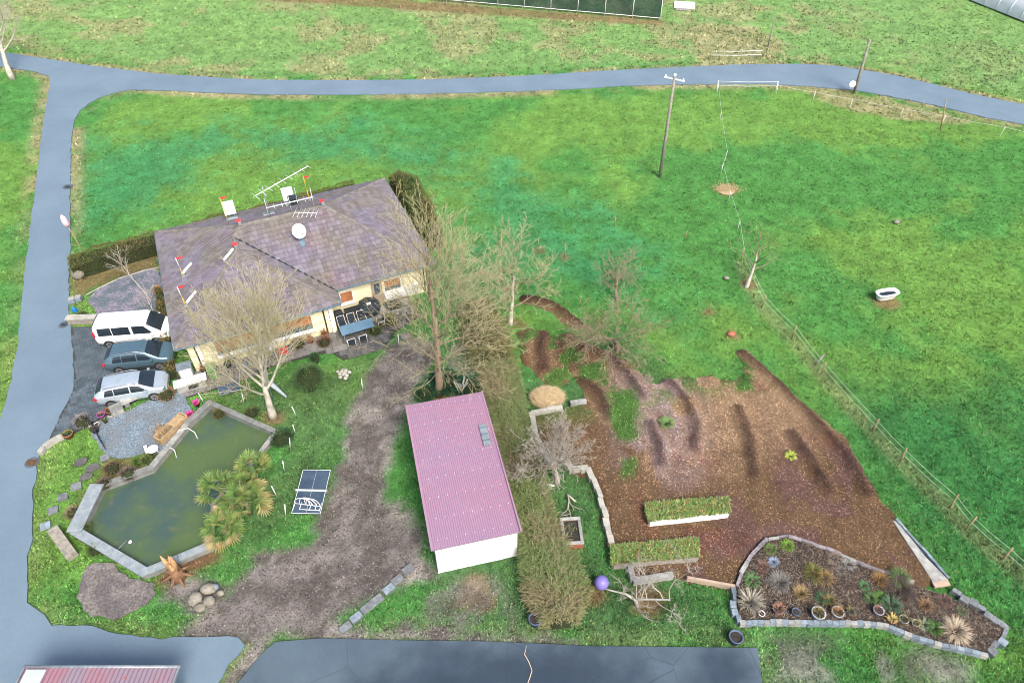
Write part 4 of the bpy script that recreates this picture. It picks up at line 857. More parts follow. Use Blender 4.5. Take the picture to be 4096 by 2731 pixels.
def pot(px, py, r_, h, mat, lab, group=None, fill='soil', plant=None, z=.03, n_=30, ph=.3, name='plant_pot'):
    t = gthing(name, px, py, lab, 'pot', group, z=z); m = MB(); m.lathe([(0, 0), (r_ * .72, 0), (r_ * .95, h * .9), (r_ * 1.05, h * .92), (r_ * 1.05, h), (r_ * .9, h), (r_ * .86, h * .8), (0, h * .8)], n=20); m.build('pot', mat, t)
    m = MB(); m.lathe([(r_ * .88, h * .82), (r_ * .5, h * .85), (0, h * .86)], n=16); m.build('soil', fill, t)
    if plant:
        az = rng.uniform(0, 6.28, n_); rr = r_ * .7 * np.sqrt(rng.uniform(0, 1, n_)); blades('plant', np.stack([rr * np.cos(az), rr * np.sin(az), np.full(n_, h * .83)], 1), rng.uniform(.5, 1, n_) * ph, .03, rng.uniform(.1, 1.0, n_), az, plant, 'leafcol', t, True)
    return t
pot(411, 1672, .24, .34, 'pot_violet', 'violet round flower pot on the terrace kerb', plant=(.2, .12, .06)); pot(443, 1652, .25, .3, 'terracotta', 'terracotta pot with brown dead plant next to the violet pot', plant=(.16, .08, .04), n_=60)
pot(386, 1728, .24, .4, 'metal_dark', 'black bucket shaped pot standing on the blue gravel', plant=(.15, .1, .08)); pot(392, 1704, .15, .2, 'white_plastic', 'small white pot between violet and black pots')
pot(425, 1690, .14, .22, 'metal_dark', 'small dark pot with green shoots in front of the violet pot', plant=(.1, .14, .04))
pot(279, 1748, .3, .36, 'terracotta', 'orange terracotta pot with green plant at the end of the white kerb', plant=(.06, .14, .03), n_=50)
pot(790, 1622, .2, .3, 'pink', 'bright pink pot with pink flowers by the white stake', plant=(.6, .05, .3), n_=40); pot(762, 1668, .22, .26, 'pink', 'bright pink flower bowl at the end of the wooden trough', plant=(.7, .05, .25), n_=60)
t = gthing('wooden_trough', 692, 1725, 'long weathered wooden trough on the blue gravel beside the pond', 'trough', rz=R(62), z=.05)
for s_ in (-1, 1): B('side_board', 'wood_light', t, (0, s_ * .28, .25), (2.1, .06, .5)); B('end_board', 'wood_light', t, (s_ * 1.05, 0, .25), (.08, .56, .5))
B('base_board', 'wood_grey', t, (0, 0, .08), (2.05, .5, .06)); B('seat_board', 'wood_light', t, (.5, 0, .47), (.9, .48, .04))
t = gthing('round_planter', 648, 1735, 'heap of dry brown ferns at the foot of the wooden trough', 'plant', z=.05); k = 260; az = rng.uniform(0, 6.28, k); blades('fronds', np.stack([rng.normal(0, .2, k), rng.normal(0, .2, k), rng.uniform(0, .25, k)], 1), rng.uniform(.2, .45, k), .035, rng.uniform(.2, 1.3, k), az, (.3, .22, .12), 'leafcol', t, True); B('stem', 'wood_dark', t, (0, 0, .1), (.1, .1, .2))
t = gthing('garden_stool', 622, 1815, 'round white garden stool with a tilted white board by the pond wall', 'stool', z=.05); m = MB(); m.lathe([(0, .42), (.3, .42), (.32, .45), (.3, .48), (0, .48)], n=18); m.build('seat', 'white_plastic', t)
for k in range(3): a = k * 2.1; m = MB(); m.tube([(.2 * math.cos(a), .2 * math.sin(a), .43), (.27 * math.cos(a), .27 * math.sin(a), 0)], .025, 6); m.build('leg', 'white_plastic', t)
B('board', 'white_paint', t, (-.32, -.15, .35), (.16, .8, .05), R(25), tilt=(R(35), 0))
# railing on the terrace edge
t = gthing('iron_railing', 395, 1770, 'dark iron railing leaning along the gravel terrace edge', 'railing', z=.05); a = G(368, 1695); b = G(425, 1800)
d = Vector((b.x - a.x, b.y - a.y, 0)); o = Vector((a.x - t.location.x, a.y - t.location.y, 0))
for z in (.15, .8): m = MB(); m.tube([o + Vector((0, 0, z)), o + d + Vector((0, 0, z))], .022, 6); m.build('rail', 'metal_dark', t)
for k in range(14): p = o + d * (k / 13); m = MB(); m.tube([p, p + Vector((0, 0, .95))], .014, 5); m.build('bar', 'metal_dark', t)
# white curved kerb at the corner, yellow low wall, concrete blocks at the lane
t = gthing('corner_kerb', 200, 1790, 'curved whitewashed kerb at the corner of the lane and garden', 'kerb'); cv = [(165, 1818), (180, 1796), (205, 1776), (232, 1760), (256, 1750)]
for i in range(4):
    a, b = G(*cv[i]), G(*cv[i + 1]); m = MB(); m.beam(a + Vector((0, 0, .12)), b + Vector((0, 0, .12)), .3, .3); m.build('kerb_stone', 'kerb_white', t, t.location)
t = gthing('low_wall', 335, 1290, 'low pale yellow wall between the lane and the white van', 'wall', rz=R(2)); B('wall', 'wood_grey', t, (0, 0, .22), (1.95, .3, .5)); B('coping', 'kerb_white', t, (0, .02, .5), (2.05, .5, .08))
t = gthing('gutter_grate', 255, 1300, 'small round drain hollow at the lane edge by the yellow wall', 'drain'); m = MB(); m.lathe([(0, .03), (.22, .03), (.3, .045), (.34, .02)], n=18); m.build('rim', 'hex_paver', t); B('grate', 'metal_dark', t, (0, 0, .035), (.3, .22, .03))
for px, py, lab in ((292, 1208, 'blue grey concrete block at the lane edge, nearer the boulder'), (318, 1200, 'blue grey concrete block at the lane edge, nearer the slate bed')):
    t = gthing('concrete_block', px, py, lab, 'block', 'concrete blocks at the lane edge', R(8)); B('block', 'blue_stone', t, (0, 0, .17), (.42, .4, .34)); B('chamfer', 'pale_stone', t, (0, 0, .355), (.36, .34, .03))
t = gthing('blue_marker', 300, 1243, 'bright blue plastic marker standing by the concrete blocks', 'marker'); m = MB(); m.lathe([(.14, 0), (.16, .05), (.06, .4), (.0, .42)], n=12); m.build('cone', 'blue_bright', t); B('foot', 'blue_bright', t, (0, 0, .02), (.36, .36, .04))
t = gthing('boulder', 317, 1105, 'large pale round boulder at the hedge end beside the lane', 'boulder'); m = MB(); m.blob((0, 0, .25), (.48, .45, .42), 14, 9, .06, 3); m.build('rock', 'boulder', t)
t = gthing('slate_edging', 480, 1115, 'curved pale edging strip along the slate chipping bed', 'edging'); m = MB(); pl = GS([(345, 1180), (400, 1150), (480, 1112), (540, 1094), (580, 1080), (640, 1070)], .06); m.tube(pl, .05, 6); m.build('strip', 'pale_stone', t, t.location)
# ---------------------------------------------------------------- pond
def W_(pts, t): return [(p[0] - t.location.x, p[1] - t.location.y) for p in pts]
m = MB(); cx = sum(p.x for p in POND) / len(POND); cy = sum(p.y for p in POND) / len(POND)
pw = [(p.x, p.y) for p in POND]
m.prism(pw, -.5, -.12); tag(m.build('pond_water', 'water'), 'still murky green water filling the angular pond', None, None, 'structure')
pond = thing('pond_wall', (cx, cy, 0), 'angular pond wall of pale concrete and board capped coping', 'wall')
segs = [(0, 1, .32, 'concrete', .3), (1, 2, .26, 'pale_stone', .3), (5, 6, .42, 'rim_wood', .34), (6, 7, .5, 'rim_wood', .34), (7, 8, .78, 'rim_wood', .42), (8, 9, .36, 'concrete', .3), (9, 10, .36, 'pale_stone', .3), (10, 0, .38, 'concrete', .34), (2, 3, .25, 'concrete', .2), (3, 4, .25, 'concrete', .2), (4, 5, .25, 'concrete', .2)]
for a, b, w_, mt, h in segs:
    A, Bq = POND[a], POND[b]; d = (Bq - A).normalized(); L = (Bq - A).length; k = max(1, int(L / 1.6))
    m = MB(); m.beam(A - d * .05 + Vector((0, 0, h / 2 - .4)), Bq + d * .05 + Vector((0, 0, h / 2 - .4)), w_ * .8, h + .7); m.build('wall_section', 'concrete', pond, pond.location)
    for i in range(k):
        p0 = A.lerp(Bq, i / k) + d * (.012 if i else -.12); p1 = A.lerp(Bq, (i + 1) / k) - d * (.012 if i < k - 1 else -.12)
        zz = Vector((0, 0, h + .0)) + Vector((0, 0, .002 * (a % 3)))
        m = MB(); m.beam(p0 + zz, p1 + zz, w_, .07); m.build('coping', mt, pond, pond.location)
t = gthing('pond_pump_rod', 490, 2190, 'thin metal float rod lying across the pond surface', 'rod', z=-.12); a = G(455, 2212, -.05); b = G(508, 2160, .0); m = MB(); m.tube([a, b], .022, 6); m.build('rod', 'metal_grey', t, t.location); m = MB(); m.blob(b + Vector((.18, -.06, -.05)), (.1, .1, .06), 8, 6); m.build('float', 'white_plastic', t, t.location)
def curvepipe(pts, r_=.03): m = MB(); m.tube(pts, r_, 6); return m
for q_, lab in ((((700, 1752), (715, 1720), (752, 1712), (778, 1728), (790, 1752)), 'white plastic hose hooked over the pond wall beside the trough'), (((672, 1800), (682, 1790), (698, 1800), (706, 1828)), 'short white plastic hose dipping over the pond wall by the stool')):
    pts = [G(x, y, z) for (x, y), z in zip(q_, (.12, .42, .46, .3, -.1) if len(q_) == 5 else (.2, .42, .35, -.1))]; t = thing('pond_hose', (pts[0].x, pts[0].y, 0), lab, 'hose'); m = MB(); m.tube(pts, .024, 7); m.build('hose', 'white_plastic', t, t.location)
    m = MB(); m.tube([pts[-1] - Vector((0, 0, .02)), pts[-1] + Vector((.02, -.02, .05))], .05, 8); m.build('nozzle', 'metal_grey', t, t.location)
# palms: fans of stiff pleated leaves on short shaggy trunks
def palm(px, py, h, R_, lab, seed):
    rr = random.Random(seed); t = gthing('fan_palm', px, py, lab, 'palm', 'fan palms along the pond')
    m = MB(); m.tube([(0, 0, -.1), (.03, 0, h * .5), (0, .02, h)], [.14, .12, .1], 10); m.build('trunk', 'bark', t)
    V = []; Fq = []; C = []
    for i in range(26):
        el = rr.uniform(-.35, 1.35); az = i * 2.4 + rr.uniform(-.3, .3); L = rr.uniform(.45, .75) * R_
        d = Vector((math.cos(az) * math.cos(el), math.sin(az) * math.cos(el), math.sin(el))); s = Vector((-math.sin(az), math.cos(az), 0)); u = d.cross(s)
        b = Vector((0, 0, h)); c = b + d * L; old = el < .05
        base = (.38, .32, .15) if old else rr.choice(((.17, .26, .07), (.13, .23, .06), (.26, .29, .09)))
        k = len(V); V += [tuple(b - s * .012), tuple(b + s * .012), tuple(c)]; Fq.append((k, k + 1, k + 2)); C += [base] * 3
        nf = 15
        for j in range(nf):
            a = (j / (nf - 1) - .5) * 3.6; fl = R_ * .52 * (.75 + .25 * math.cos(a)) * rr.uniform(.9, 1.1)
            e = d * math.cos(a) + s * math.sin(a); w_ = s * math.cos(a) - d * math.sin(a); tip = c + e * fl - Vector((0, 0, .22 * fl * rr.uniform(.4, 1.5))); mid = c + e * fl * .55 + Vector((0, 0, .015 if j % 2 else -.01))
            k = len(V); V += [tuple(c), tuple(mid - w_ * .034), tuple(tip), tuple(mid + w_ * .034)]; Fq += [(k, k + 1, k + 2), (k, k + 2, k + 3)]
            q_ = rr.uniform(.75, 1.25); C += [tuple(x * q_ * .8 for x in base), tuple(x * q_ for x in base), tuple(x * q_ + .08 * (rr.random() < .5) for x in base), tuple(x * q_ for x in base)]
    npmesh('crown', V, Fq, 'leafcol', t, np.array(C)); return t
palm(905, 2010, 1.1, 1.35, 'fullest green fan palm, reaching over the pond water', 1); palm(1030, 1925, .95, 1.2, 'loose yellowing fan palm touching the pale pond coping', 2)
palm(1000, 2050, 1.0, 1.35, 'fan palm in the middle of the clump with golden old leaves', 3); palm(915, 2150, .95, 1.2, 'fan palm standing nearest the pond corner by the tree stump', 4); palm(990, 1960, .7, .9, 'small fan palm tucked behind the golden leaved palm', 5)
# stakes
ST = [((794, 1573), (817, 1612), 'thin white stake leaning by the pink pots at the patio corner'), ((968, 1575), (976, 1609), 'thin white stake near the dark solar panel on the lawn'), ((1168, 1627), (1183, 1658), 'thin white stake on the lawn just right of the pale tree trunk'), ((1172, 1701), (1180, 1730), 'thin white stake near the pond corner, second from the pale tree'), ((1158, 1754), (1161, 1795), 'thin white stake beside the dark shrub at the pond corner'), ((1131, 1845), (1137, 1884), 'thin white stake on the lawn beside the loose yellowing palm'), ((1087, 1945), (1107, 1984), 'tilted white stake between the palms and the table tennis table'), ((1139, 2019), (1142, 2064), 'thin white stake at the corner of the table tennis table'), ((1446, 1518), (1450, 1555), 'thin white stake where the lawn meets the bare dirt track'), ((1592, 1338), (1596, 1378), 'thin white stake at the patio end near the tall tree')]
for (tx, ty), (bx, by), lab in ST:
    t = gthing('marker_stake', bx, by, lab, 'stake', 'white stakes marking the lawn'); z = max(.6, zat(bx, by, ty)); tp = G(tx, ty, z * .97) - G(bx, by)
    m = MB(); m.tube([(0, 0, -.05), tp], .028, 6); m.build('stake', 'white_plastic', t); m = MB(); m.tube([tp, tp * 1.04], .033, 6); m.build('cap', 'white_plastic', t)
# table tennis table with the hoop rack lying on it
tt = thing('table_tennis_table', (-11.1, 22.53, .0), 'weathered blue table tennis table on the lawn', 'table', rz=R(-1))
for s_ in (-1, 1):
    o = B('table_half', 'tt_blue', tt, (0, s_ * .72, .75), (1.58, 1.4, .03))
    for c, d in (((-.775, s_ * .72, .767), (.025, 1.4, .004)), ((.775, s_ * .72, .767), (.025, 1.4, .004)), ((0, s_ * 1.405, .767), (1.5, .025, .004)), ((0, s_ * .72, .767), (.008, 1.34, .004))): B('line', 'white_line', o, c, d)
    for sx_ in (-1, 1): m = MB(); m.tube([(sx_ * .6, s_ * .35, 0), (sx_ * .68, s_ * .9, .735)], .022, 6); m.build('leg', 'metal_grey', tt); m = MB(); m.tube([(sx_ * .6, s_ * 1.2, 0), (sx_ * .68, s_ * .9, .735)], .022, 6); m.build('leg', 'metal_grey', tt)
B('net', 'white_plastic', tt, (0, 0, .85), (1.75, .02, .15)); 
for sx_ in (-1, 1): B('net_post', 'metal_grey', tt, (sx_ * .88, 0, .83), (.06, .06, .2))
t = thing('hoop_rack', (-11.15, 21.62, .775), 'white tubular hoop rack resting on the near half of the table tennis table', 'rack', rz=R(-4))
m = MB(); m.tube([(-.7, .05, .05), (.75, -.05, .05)], .022, 6); m.build('rail', 'white_plastic', t); m = MB(); m.tube([(-.35, -.3, .05), (.75, -.3, .05)], .022, 6); m.build('rail', 'white_plastic', t)
for x0_, x1_, h in ((-.7, .35, .62), (-.42, .55, .7), (-.1, .2, .6), (-.05, .75, .62)):
    c = (x0_ + x1_) / 2; r_ = (x1_ - x0_) / 2; m = MB(); m.tube([(c + r_ * math.cos(math.pi - a * math.pi / 12), .05 - .1 * a / 12, .05 + h * math.sin(math.pi * a / 12)) for a in range(13)], .022, 6); m.build('hoop', 'white_plastic', t)
for x in (-.7, -.35, .2, .5, .75): m = MB(); m.tube([(x, .2, .0), (x, -.32, .03)], .018, 6); m.build('foot', 'white_plastic', t)
# solar panel, laundry spinner, shrubs
t = gthing('solar_panel', 925, 1572, 'small dark solar panel on a low stand in front of the patio', 'solar panel', rz=R(24)); B('panel', 'tt_blue', t, (0, 0, .5), (1.25, .6, .04), tilt=(R(20), 0)); B('frame', 'metal_grey', t, (0, 0, .475), (1.3, .65, .02), tilt=(R(20), 0))
for i in (-1, 1): B('leg', 'metal_grey', t, (i * .5, .1, .24), (.04, .04, .48))
t = gthing('rotary_airer', 1096, 1605, 'closed rotary clothes airer with a grey cover beside the pale tree', 'airer'); m = MB(); m.tube([(0, 0, 0), (0, 0, 1.9)], .03, 8); m.build('post', 'metal_grey', t); m = MB(); m.tube([(-.3, 0, 1.95), (.2, -.1, 1.85), (1.1, -.45, .95)], [.12, .17, .06], 8); m.build('cover', 'pot_grey', t)
for a in (.2, -.5, 2.5): m = MB(); m.tube([(0, 0, 1.1), (.7 * math.cos(a), .7 * math.sin(a), 1.6)], .014, 5); m.build('arm', 'metal_grey', t)
def shrub(px, py, r_, h, lab, c, n_, name='round_shrub', lw=.05, ll=.14, sp=1.0, core='hedge_core', cat='shrub', group=None, z=0):
    t = gthing(name, px, py, lab, cat, group, z=z); u = rng.normal(size=(n_, 3)); u /= np.linalg.norm(u, axis=1)[:, None]; u[:, 2] = np.abs(u[:, 2]) * rng.choice([1, 1, 1, -.5], n_)
    rad = rng.uniform(.75, 1.05, n_)[:, None]; P = u * rad * np.array([r_, r_, h * .55]) + np.array([0, 0, h * .45]); P[:, 2] = np.maximum(P[:, 2], .02)
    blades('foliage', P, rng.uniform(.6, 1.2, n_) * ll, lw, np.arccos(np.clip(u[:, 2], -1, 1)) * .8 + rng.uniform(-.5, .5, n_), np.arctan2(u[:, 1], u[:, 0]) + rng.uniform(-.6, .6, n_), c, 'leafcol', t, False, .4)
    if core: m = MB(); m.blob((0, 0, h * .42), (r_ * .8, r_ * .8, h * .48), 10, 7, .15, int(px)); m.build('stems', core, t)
    return t
shrub(1245, 1545, .95, 1.7, 'dense dark green rounded bush on the lawn before the patio', (.075, .14, .05), 2600)
shrub(1265, 1452, .3, .9, 'narrow green conifer at the patio edge', (.05, .12, .04), 500); shrub(1130, 1760, .7, .5, 'low dark green shrub at the outer pond corner', (.035, .08, .03), 900)
shrub(1780, 1545, 1.0, .9, 'broad glossy dark shrub behind the shed', (.02, .075, .035), 1600, ll=.2, lw=.1); shrub(1890, 1560, 1.0, .9, 'glossy evergreen shrub behind the shed corner with twigs', (.02, .08, .04), 1500, ll=.2, lw=.1); shrub(1700, 1580, .7, .6, 'small evergreen shrub left of the tall trunk behind the shed', (.03, .09, .035), 900, ll=.16, lw=.08)
t = gthing('white_stone_heap', 1375, 1498, 'small heap of white stones on the lawn in front of the patio', 'stones')
for k in range(11): m = MB(); a = k * 2.4; r_ = .1 + .035 * k; m.blob((r_ * math.cos(a), r_ * math.sin(a), .1 + .12 * (k < 4)), (.15, .13, .12), 8, 6, .12, k); m.build('stone', 'kerb_white', t)
t = gthing('white_stone_heap', 1605, 1240, 'pale rosette of stones around a plant at the end of the low patio wall', 'stones')
for k in range(12): m = MB(); a = k * 2.4; r_ = .14 + .05 * k; m.blob((r_ * math.cos(a), r_ * math.sin(a), .12), (.15, .13, .12), 8, 6, .12, k + 40); m.build('stone', 'pale_stone', t)
t = gthing('round_slab', 1622, 1345, 'round pale stepping slab on the patio below the tall tree', 'slab'); m = MB(); m.lathe([(.36, 0), (.36, .06), (.33, .075), (0, .075)], n=18); m.build('disc', 'slab', t)
# low planting between terrace and pond and along the wall
for px, py, r_, h, c, lab in ((520, 1905, .5, .5, (.13, .1, .08), 'brown withered hydrangea by the pond coping, larger'), (455, 1885, .5, .6, (.17, .12, .07), 'tan brown withered shrub left of the hydrangeas'), (600, 1835, .35, .4, (.1, .13, .06), 'low grey green shrub under the terrace edge'), (425, 1945, .4, .5, (.12, .09, .07), 'dark brown withered shrub beside the wide board coping'), (560, 1850, .35, .35, (.09, .16, .03), 'bright green small shrub at the terrace edge'), (340, 1700, .5, .8, (.24, .21, .2), 'grey leafless bush at the corner of the hexagon paving'), (590, 1850, .3, .5, (.13, .18, .05), 'spiky yellow green plant beside the white stool'), (345, 2120, .3, .4, (.1, .14, .05), 'green weeds at the foot of the stone pillar'), (390, 2200, .45, .35, (.08, .13, .03), 'ivy clump along the lower pond coping'), (300, 2060, .4, .5, (.22, .18, .1), 'dry grass tussock between stepping stones and pond'), (880, 1660, .4, .35, (.13, .12, .04), 'yellow green ground cover at the upper pond corner'), (1010, 1655, .5, .3, (.09, .12, .04), 'low ground cover beside the upper pond coping'), (330, 1265, .3, .3, (.09, .15, .05), 'small green shrub behind the low yellow wall'), (673, 1320, .3, .6, (.24, .2, .05), 'yellow green shrub at the end of the planted strip'), (655, 1235, .32, .6, (.28, .16, .05), 'orange brown shrub beside the windscreen of the van'), (640, 1180, .25, .8, (.35, .2, .07), 'tall ochre shrub under the left eaves'), (672, 1435, .3, .5, (.2, .11, .06), 'red brown shrub between car and house corner'), (672, 1590, .55, .7, (.26, .17, .08), 'round rusty brown grass bush at the gravel terrace end'), (1195, 1385, .5, .5, (.2, .13, .07), 'brown perennial clump under the house windows'), (1300, 1378, .45, .5, (.15, .08, .05), 'red brown shrub at the downpipe corner'), (1560, 1295, .6, .7, (.13, .13, .05), 'untidy yellow green shrub at the patio wall end'), (1500, 1330, .5, .3, (.1, .14, .04), 'low green weeds at the patio corner'), (930, 1430, .5, .4, (.14, .14, .05), 'trailing green plants by the footpath tub')):
    shrub(px, py, r_, h, lab, c, 420, 'low_shrub', .03, .18, group='low border plants')
# stepping stones, pillar, stump, boulders, pavers
SS = [(322, 1848, .75, .6, 'dark_slab', 'largest dark stepping stone below the terrace'), (372, 1870, .9, .6, 'dark_slab', 'broad dark flagstone next to the largest stepping stone'), (345, 1905, .75, .5, 'dark_slab', 'dark flagstone before the square stepping stones'), (420, 1830, .5, .45, 'grey_stone', 'flat grey stone at the railing foot'), (305, 1945, .55, .5, 'grey_stone', 'square stepping stone in the verge, second below the flagstones'), (252, 1987, .52, .48, 'grey_stone', 'square grey stepping stone in the middle of the verge'), (213, 2040, .5, .46, 'grey_stone', 'square grey stepping stone near the lane'), (182, 2102, .5, .45, 'blue_stone', 'blue grey stepping stone nearest the upright pillar')]
for px, py, a, b, mt, lab in SS:
    t = gthing('stepping_stone', px, py, lab, 'stone', 'stepping stones in the grass verge', R(25)); m = MB(); rr = random.Random(px); m.prism([(a / 2 * math.cos(k * math.pi / 4 + .4) * rr.uniform(.85, 1.15), b / 2 * math.sin(k * math.pi / 4 + .4) * rr.uniform(.85, 1.15)) for k in range(8)] if mt == 'dark_slab' else [(-a / 2, -b / 2), (a / 2, -b / 2), (a / 2, b / 2), (-a / 2, b / 2)], -.05, .045); m.build('stone', mt, t)
t = gthing('stone_pillar', 258, 2180, 'rough pale stone pillar lying tilted in the verge beside the pond', 'pillar'); a = G(215, 2120, .3) - t.location; b = G(290, 2225, .22) - t.location; m = MB(); m.beam(a, b, .55, .42); m.build('shaft', 'boulder', t); m = MB(); m.beam(a - (b - a) * .03, a, .5, .36); m.build('end_face', 'pale_stone', t)
t = gthing('split_stump', 712, 2300, 'tall split tree stump with pale splintered prongs beside the pond', 'stump')
m = MB(); m.tube([(0, 0, -.1), (0, .02, .25), (-.02, 0, .8)], [.48, .3, .26], 12); m.build('trunk', 'log_bark', t)
for dx, dy, h, r_ in ((-.22, .05, 1.9, .13), (.02, .12, 1.75, .14), (.2, 0, 1.95, .13), (.05, -.14, 1.45, .12)): m = MB(); m.tube([(dx * .6, dy * .6, .55), (dx, dy, h * .7), (dx * 1.35, dy * 1.2, h)], [r_ * 1.2, r_, .02], 7); m.build('prong', 'log_wood', t)
for k in range(7): a = k * .9; m = MB(); m.tube([(.25 * math.cos(a), .25 * math.sin(a), .2), (.55 * math.cos(a), .55 * math.sin(a), .05), (.9 * math.cos(a), .8 * math.sin(a), -.03)], [.1, .07, .03], 6); m.build('root', 'log_bark', t)
BO = [(785, 2400, .36, .38, .3, 'rounded brown boulder, left of the white pair'), (840, 2408, .3, .28, .26, 'smooth pale boulder, largest light one of the heap'), (803, 2432, .3, .24, .22, 'smooth pale boulder at the edge of the dirt track'), (835, 2360, .4, .3, .28, 'mossy brown boulder at the back of the heap'), (862, 2352, .2, .2, .2, 'blue grey small boulder at the back of the heap'), (805, 2408, .12, .11, .1, 'small round stone between the two pale boulders'), (884, 2374, .2, .16, .15, 'grey flat stone at the right end of the heap')]
for px, py, a, b, c, lab in BO: t = gthing('boulder', px, py, lab, 'boulder', 'boulder heap on the lawn edge'); m = MB(); m.blob((0, 0, c * .55), (a, b, c), 12, 8, .07, px); m.build('rock', 'boulder' if 'blue' not in lab else 'blue_stone', t)
PV = [(1382, 2508), (1425, 2468), (1468, 2430), (1508, 2398), (1555, 2355), (1590, 2318), (1632, 2275)]
PL = ['nearest the yard asphalt', 'second from the yard', 'third from the yard', 'in the middle of the row', 'third from the shed', 'second from the shed, pale', 'nearest the shed']
for (px, py), lab in zip(PV, PL):
    t = gthing('path_paver', px, py, 'square concrete paver in the diagonal row, ' + lab, 'paver', 'diagonal row of pavers by the dirt track', R(42)); B('slab', 'grey_stone' if 'pale' not in lab else 'slab', t, (0, 0, .0), (.62, .42, .09)); m = MB(); m.box((0, 0, .05), (.56, .37, .02)); m.build('face', 'blue_stone' if px % 2 else 'grey_stone', t)
# yard hose and corner roof
pts = GS([(2104, 2588), (2098, 2615), (2115, 2645), (2128, 2680), (2118, 2712), (2105, 2745), (2100, 2800)], .05); t = thing('garden_hose', (pts[0].x, pts[0].y, 0), 'thin pale hose snaking over the dark wet asphalt', 'hose'); m = MB(); m.tube(pts, .022, 6); m.build('hose', 'hose', t, t.location); m = MB(); m.tube([pts[0], pts[0] + Vector((0, .12, 0))], .03, 6); m.build('coupling', 'metal_grey', t, t.location)
t = thing('carport', (-17.9, 9.2, 0), 'carport with a corrugated reddish fibre sheet roof and metal gutter', 'carport')
V, Fq = corrugated(6.6, 6.2, 3.1, 2.58, .2, .03, 6); npmesh('roof_sheet', V, Fq, 'sheet_fibre', t, None, False)
m = MB(); m.tube([(-3.42, 3.17, 2.52), (3.4, 3.17, 2.52)], .085, 10); m.build('gutter', 'metal_grey', t)
for i in (-1, 1):
    B('verge_board', 'metal_grey', t, (i * 3.36, 0, 2.82), (.06, 6.2, .14), tilt=(-.084, 0))
    for j in (-1, 1): B('post', 'wood_grey', t, (i * 3.0, j * 2.7, 1.2 + .1 * (j < 0)), (.14, .14, 2.5 + .2 * (j < 0)))
B('skylight_sheet', 'film', t, (-2.75, 2.3, 2.72), (.85, 1.4, .05), tilt=(-.084, 0))
# ---------------------------------------------------------------- mulch garden with ridges
X, Y, Z, q, d = gridmesh(MULCH, .16, lambda X, Y, d: X * 0, .35)
X2, Y2, Z2, q2, d2 = gridmesh(STRIP1, .16, lambda X, Y, d: X * 0, .35)
q = np.concatenate([q, q2 + len(X)]); X = np.concatenate([X, X2]); Y = np.concatenate([Y, Y2]); d = np.concatenate([d, d2])
GREENP = [GS(l) for l in ([(2445, 1570), (2530, 1560), (2550, 1640), (2560, 1760), (2470, 1770), (2440, 1690)], [(2490, 1840), (2535, 1840), (2530, 1905), (2485, 1905)], [(2310, 1465), (2410, 1450), (2430, 1510), (2330, 1520)], [(2950, 1480), (3010, 1500), (3010, 1565), (2950, 1565)])]
def mulchfun(X, Y, d):
    bd = np.min([ldist(X, Y, l) for l in BERMS], axis=0); nn = fbm(X, Y, 1.2, 41)
    side = sst(-(d + (nn - .5) * .9), -.15, .25)
    z = .09 * side + .26 * np.exp(-(bd / .3) ** 2) * (.5 + nn) * np.maximum(side, .6) - .1 * np.exp(-((bd - .7) / .3) ** 2) + .12 * (nn - .5) - .13 * (1 - side)
    g = np.max([sst(-sdist(X, Y, p) + 1.0 * (nn - .5), -.4, .3) for p in GREENP], axis=0)
    g = np.maximum(g, sst(fbm(X, Y, .7, 48) + .35 * (nn - .5), .47, .58) * sst(Y - .25 * (X - 5), 27, 30.5) * (bd > .45) * .9)
    up = sst(Y + 3 * (fbm(X, Y, .3, 43) - .5) - .35 * (X - 8), 21.5, 26)
    c = np.zeros(X.shape + (3,)) + np.array((.125, .078, .043))
    c = lerp(c, (.25, .165, .1), up * sst(X, 6, 11) * .85)
    lit = sst(fbm(X, Y, .55, 44) + .25 * up, .58, .72) * sst(X, 5, 8) * sst(13 - X, 0, 3)
    c = lerp(c, (.24, .18, .18), lit * up * .8); c = lerp(c, (.12, .065, .07), sst(fbm(X, Y, .5, 45), .55, .65) * .5 * (1 - up))
    c = lerp(c, (.16, .06, .035), sst(fbm(X, Y, .45, 46), .62, .72) * .3)
    c = lerp(c, (.05, .028, .022), np.exp(-((bd + .25 * (nn - .5)) / .3) ** 2) * .75); c = lerp(c, (.28, .19, .11), np.exp(-((bd - .75) / .3) ** 2) * .35 * up)  # ridge lines: dark mulch with shade painted into the colour, tan chips beside
    c = lerp(c, (.07, .15, .035), g)
    c *= (.75 + .5 * nn)[..., None]
    return z, c, side, g
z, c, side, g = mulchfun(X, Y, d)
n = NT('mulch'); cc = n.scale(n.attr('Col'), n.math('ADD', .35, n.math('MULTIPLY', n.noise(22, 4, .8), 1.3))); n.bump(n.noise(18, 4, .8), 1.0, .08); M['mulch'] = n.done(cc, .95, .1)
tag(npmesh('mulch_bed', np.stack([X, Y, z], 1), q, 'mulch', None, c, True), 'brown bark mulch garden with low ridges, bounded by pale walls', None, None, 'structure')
k = 150000; bx = rng.uniform(X.min(), X.max(), k); by = rng.uniform(Y.min(), Y.max(), k); dd = np.minimum(sdist(bx, by, MULCH), sdist(bx, by, STRIP1)); ok = dd < -.02; bx, by, dd = bx[ok], by[ok], dd[ok]
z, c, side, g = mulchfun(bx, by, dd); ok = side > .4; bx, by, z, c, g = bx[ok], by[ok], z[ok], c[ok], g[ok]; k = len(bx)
chip = rng.choice([.45, .9, 1.5, 3.2], k, p=[.3, .32, .24, .14])[:, None] * c + rng.uniform(0, .02, k)[:, None]
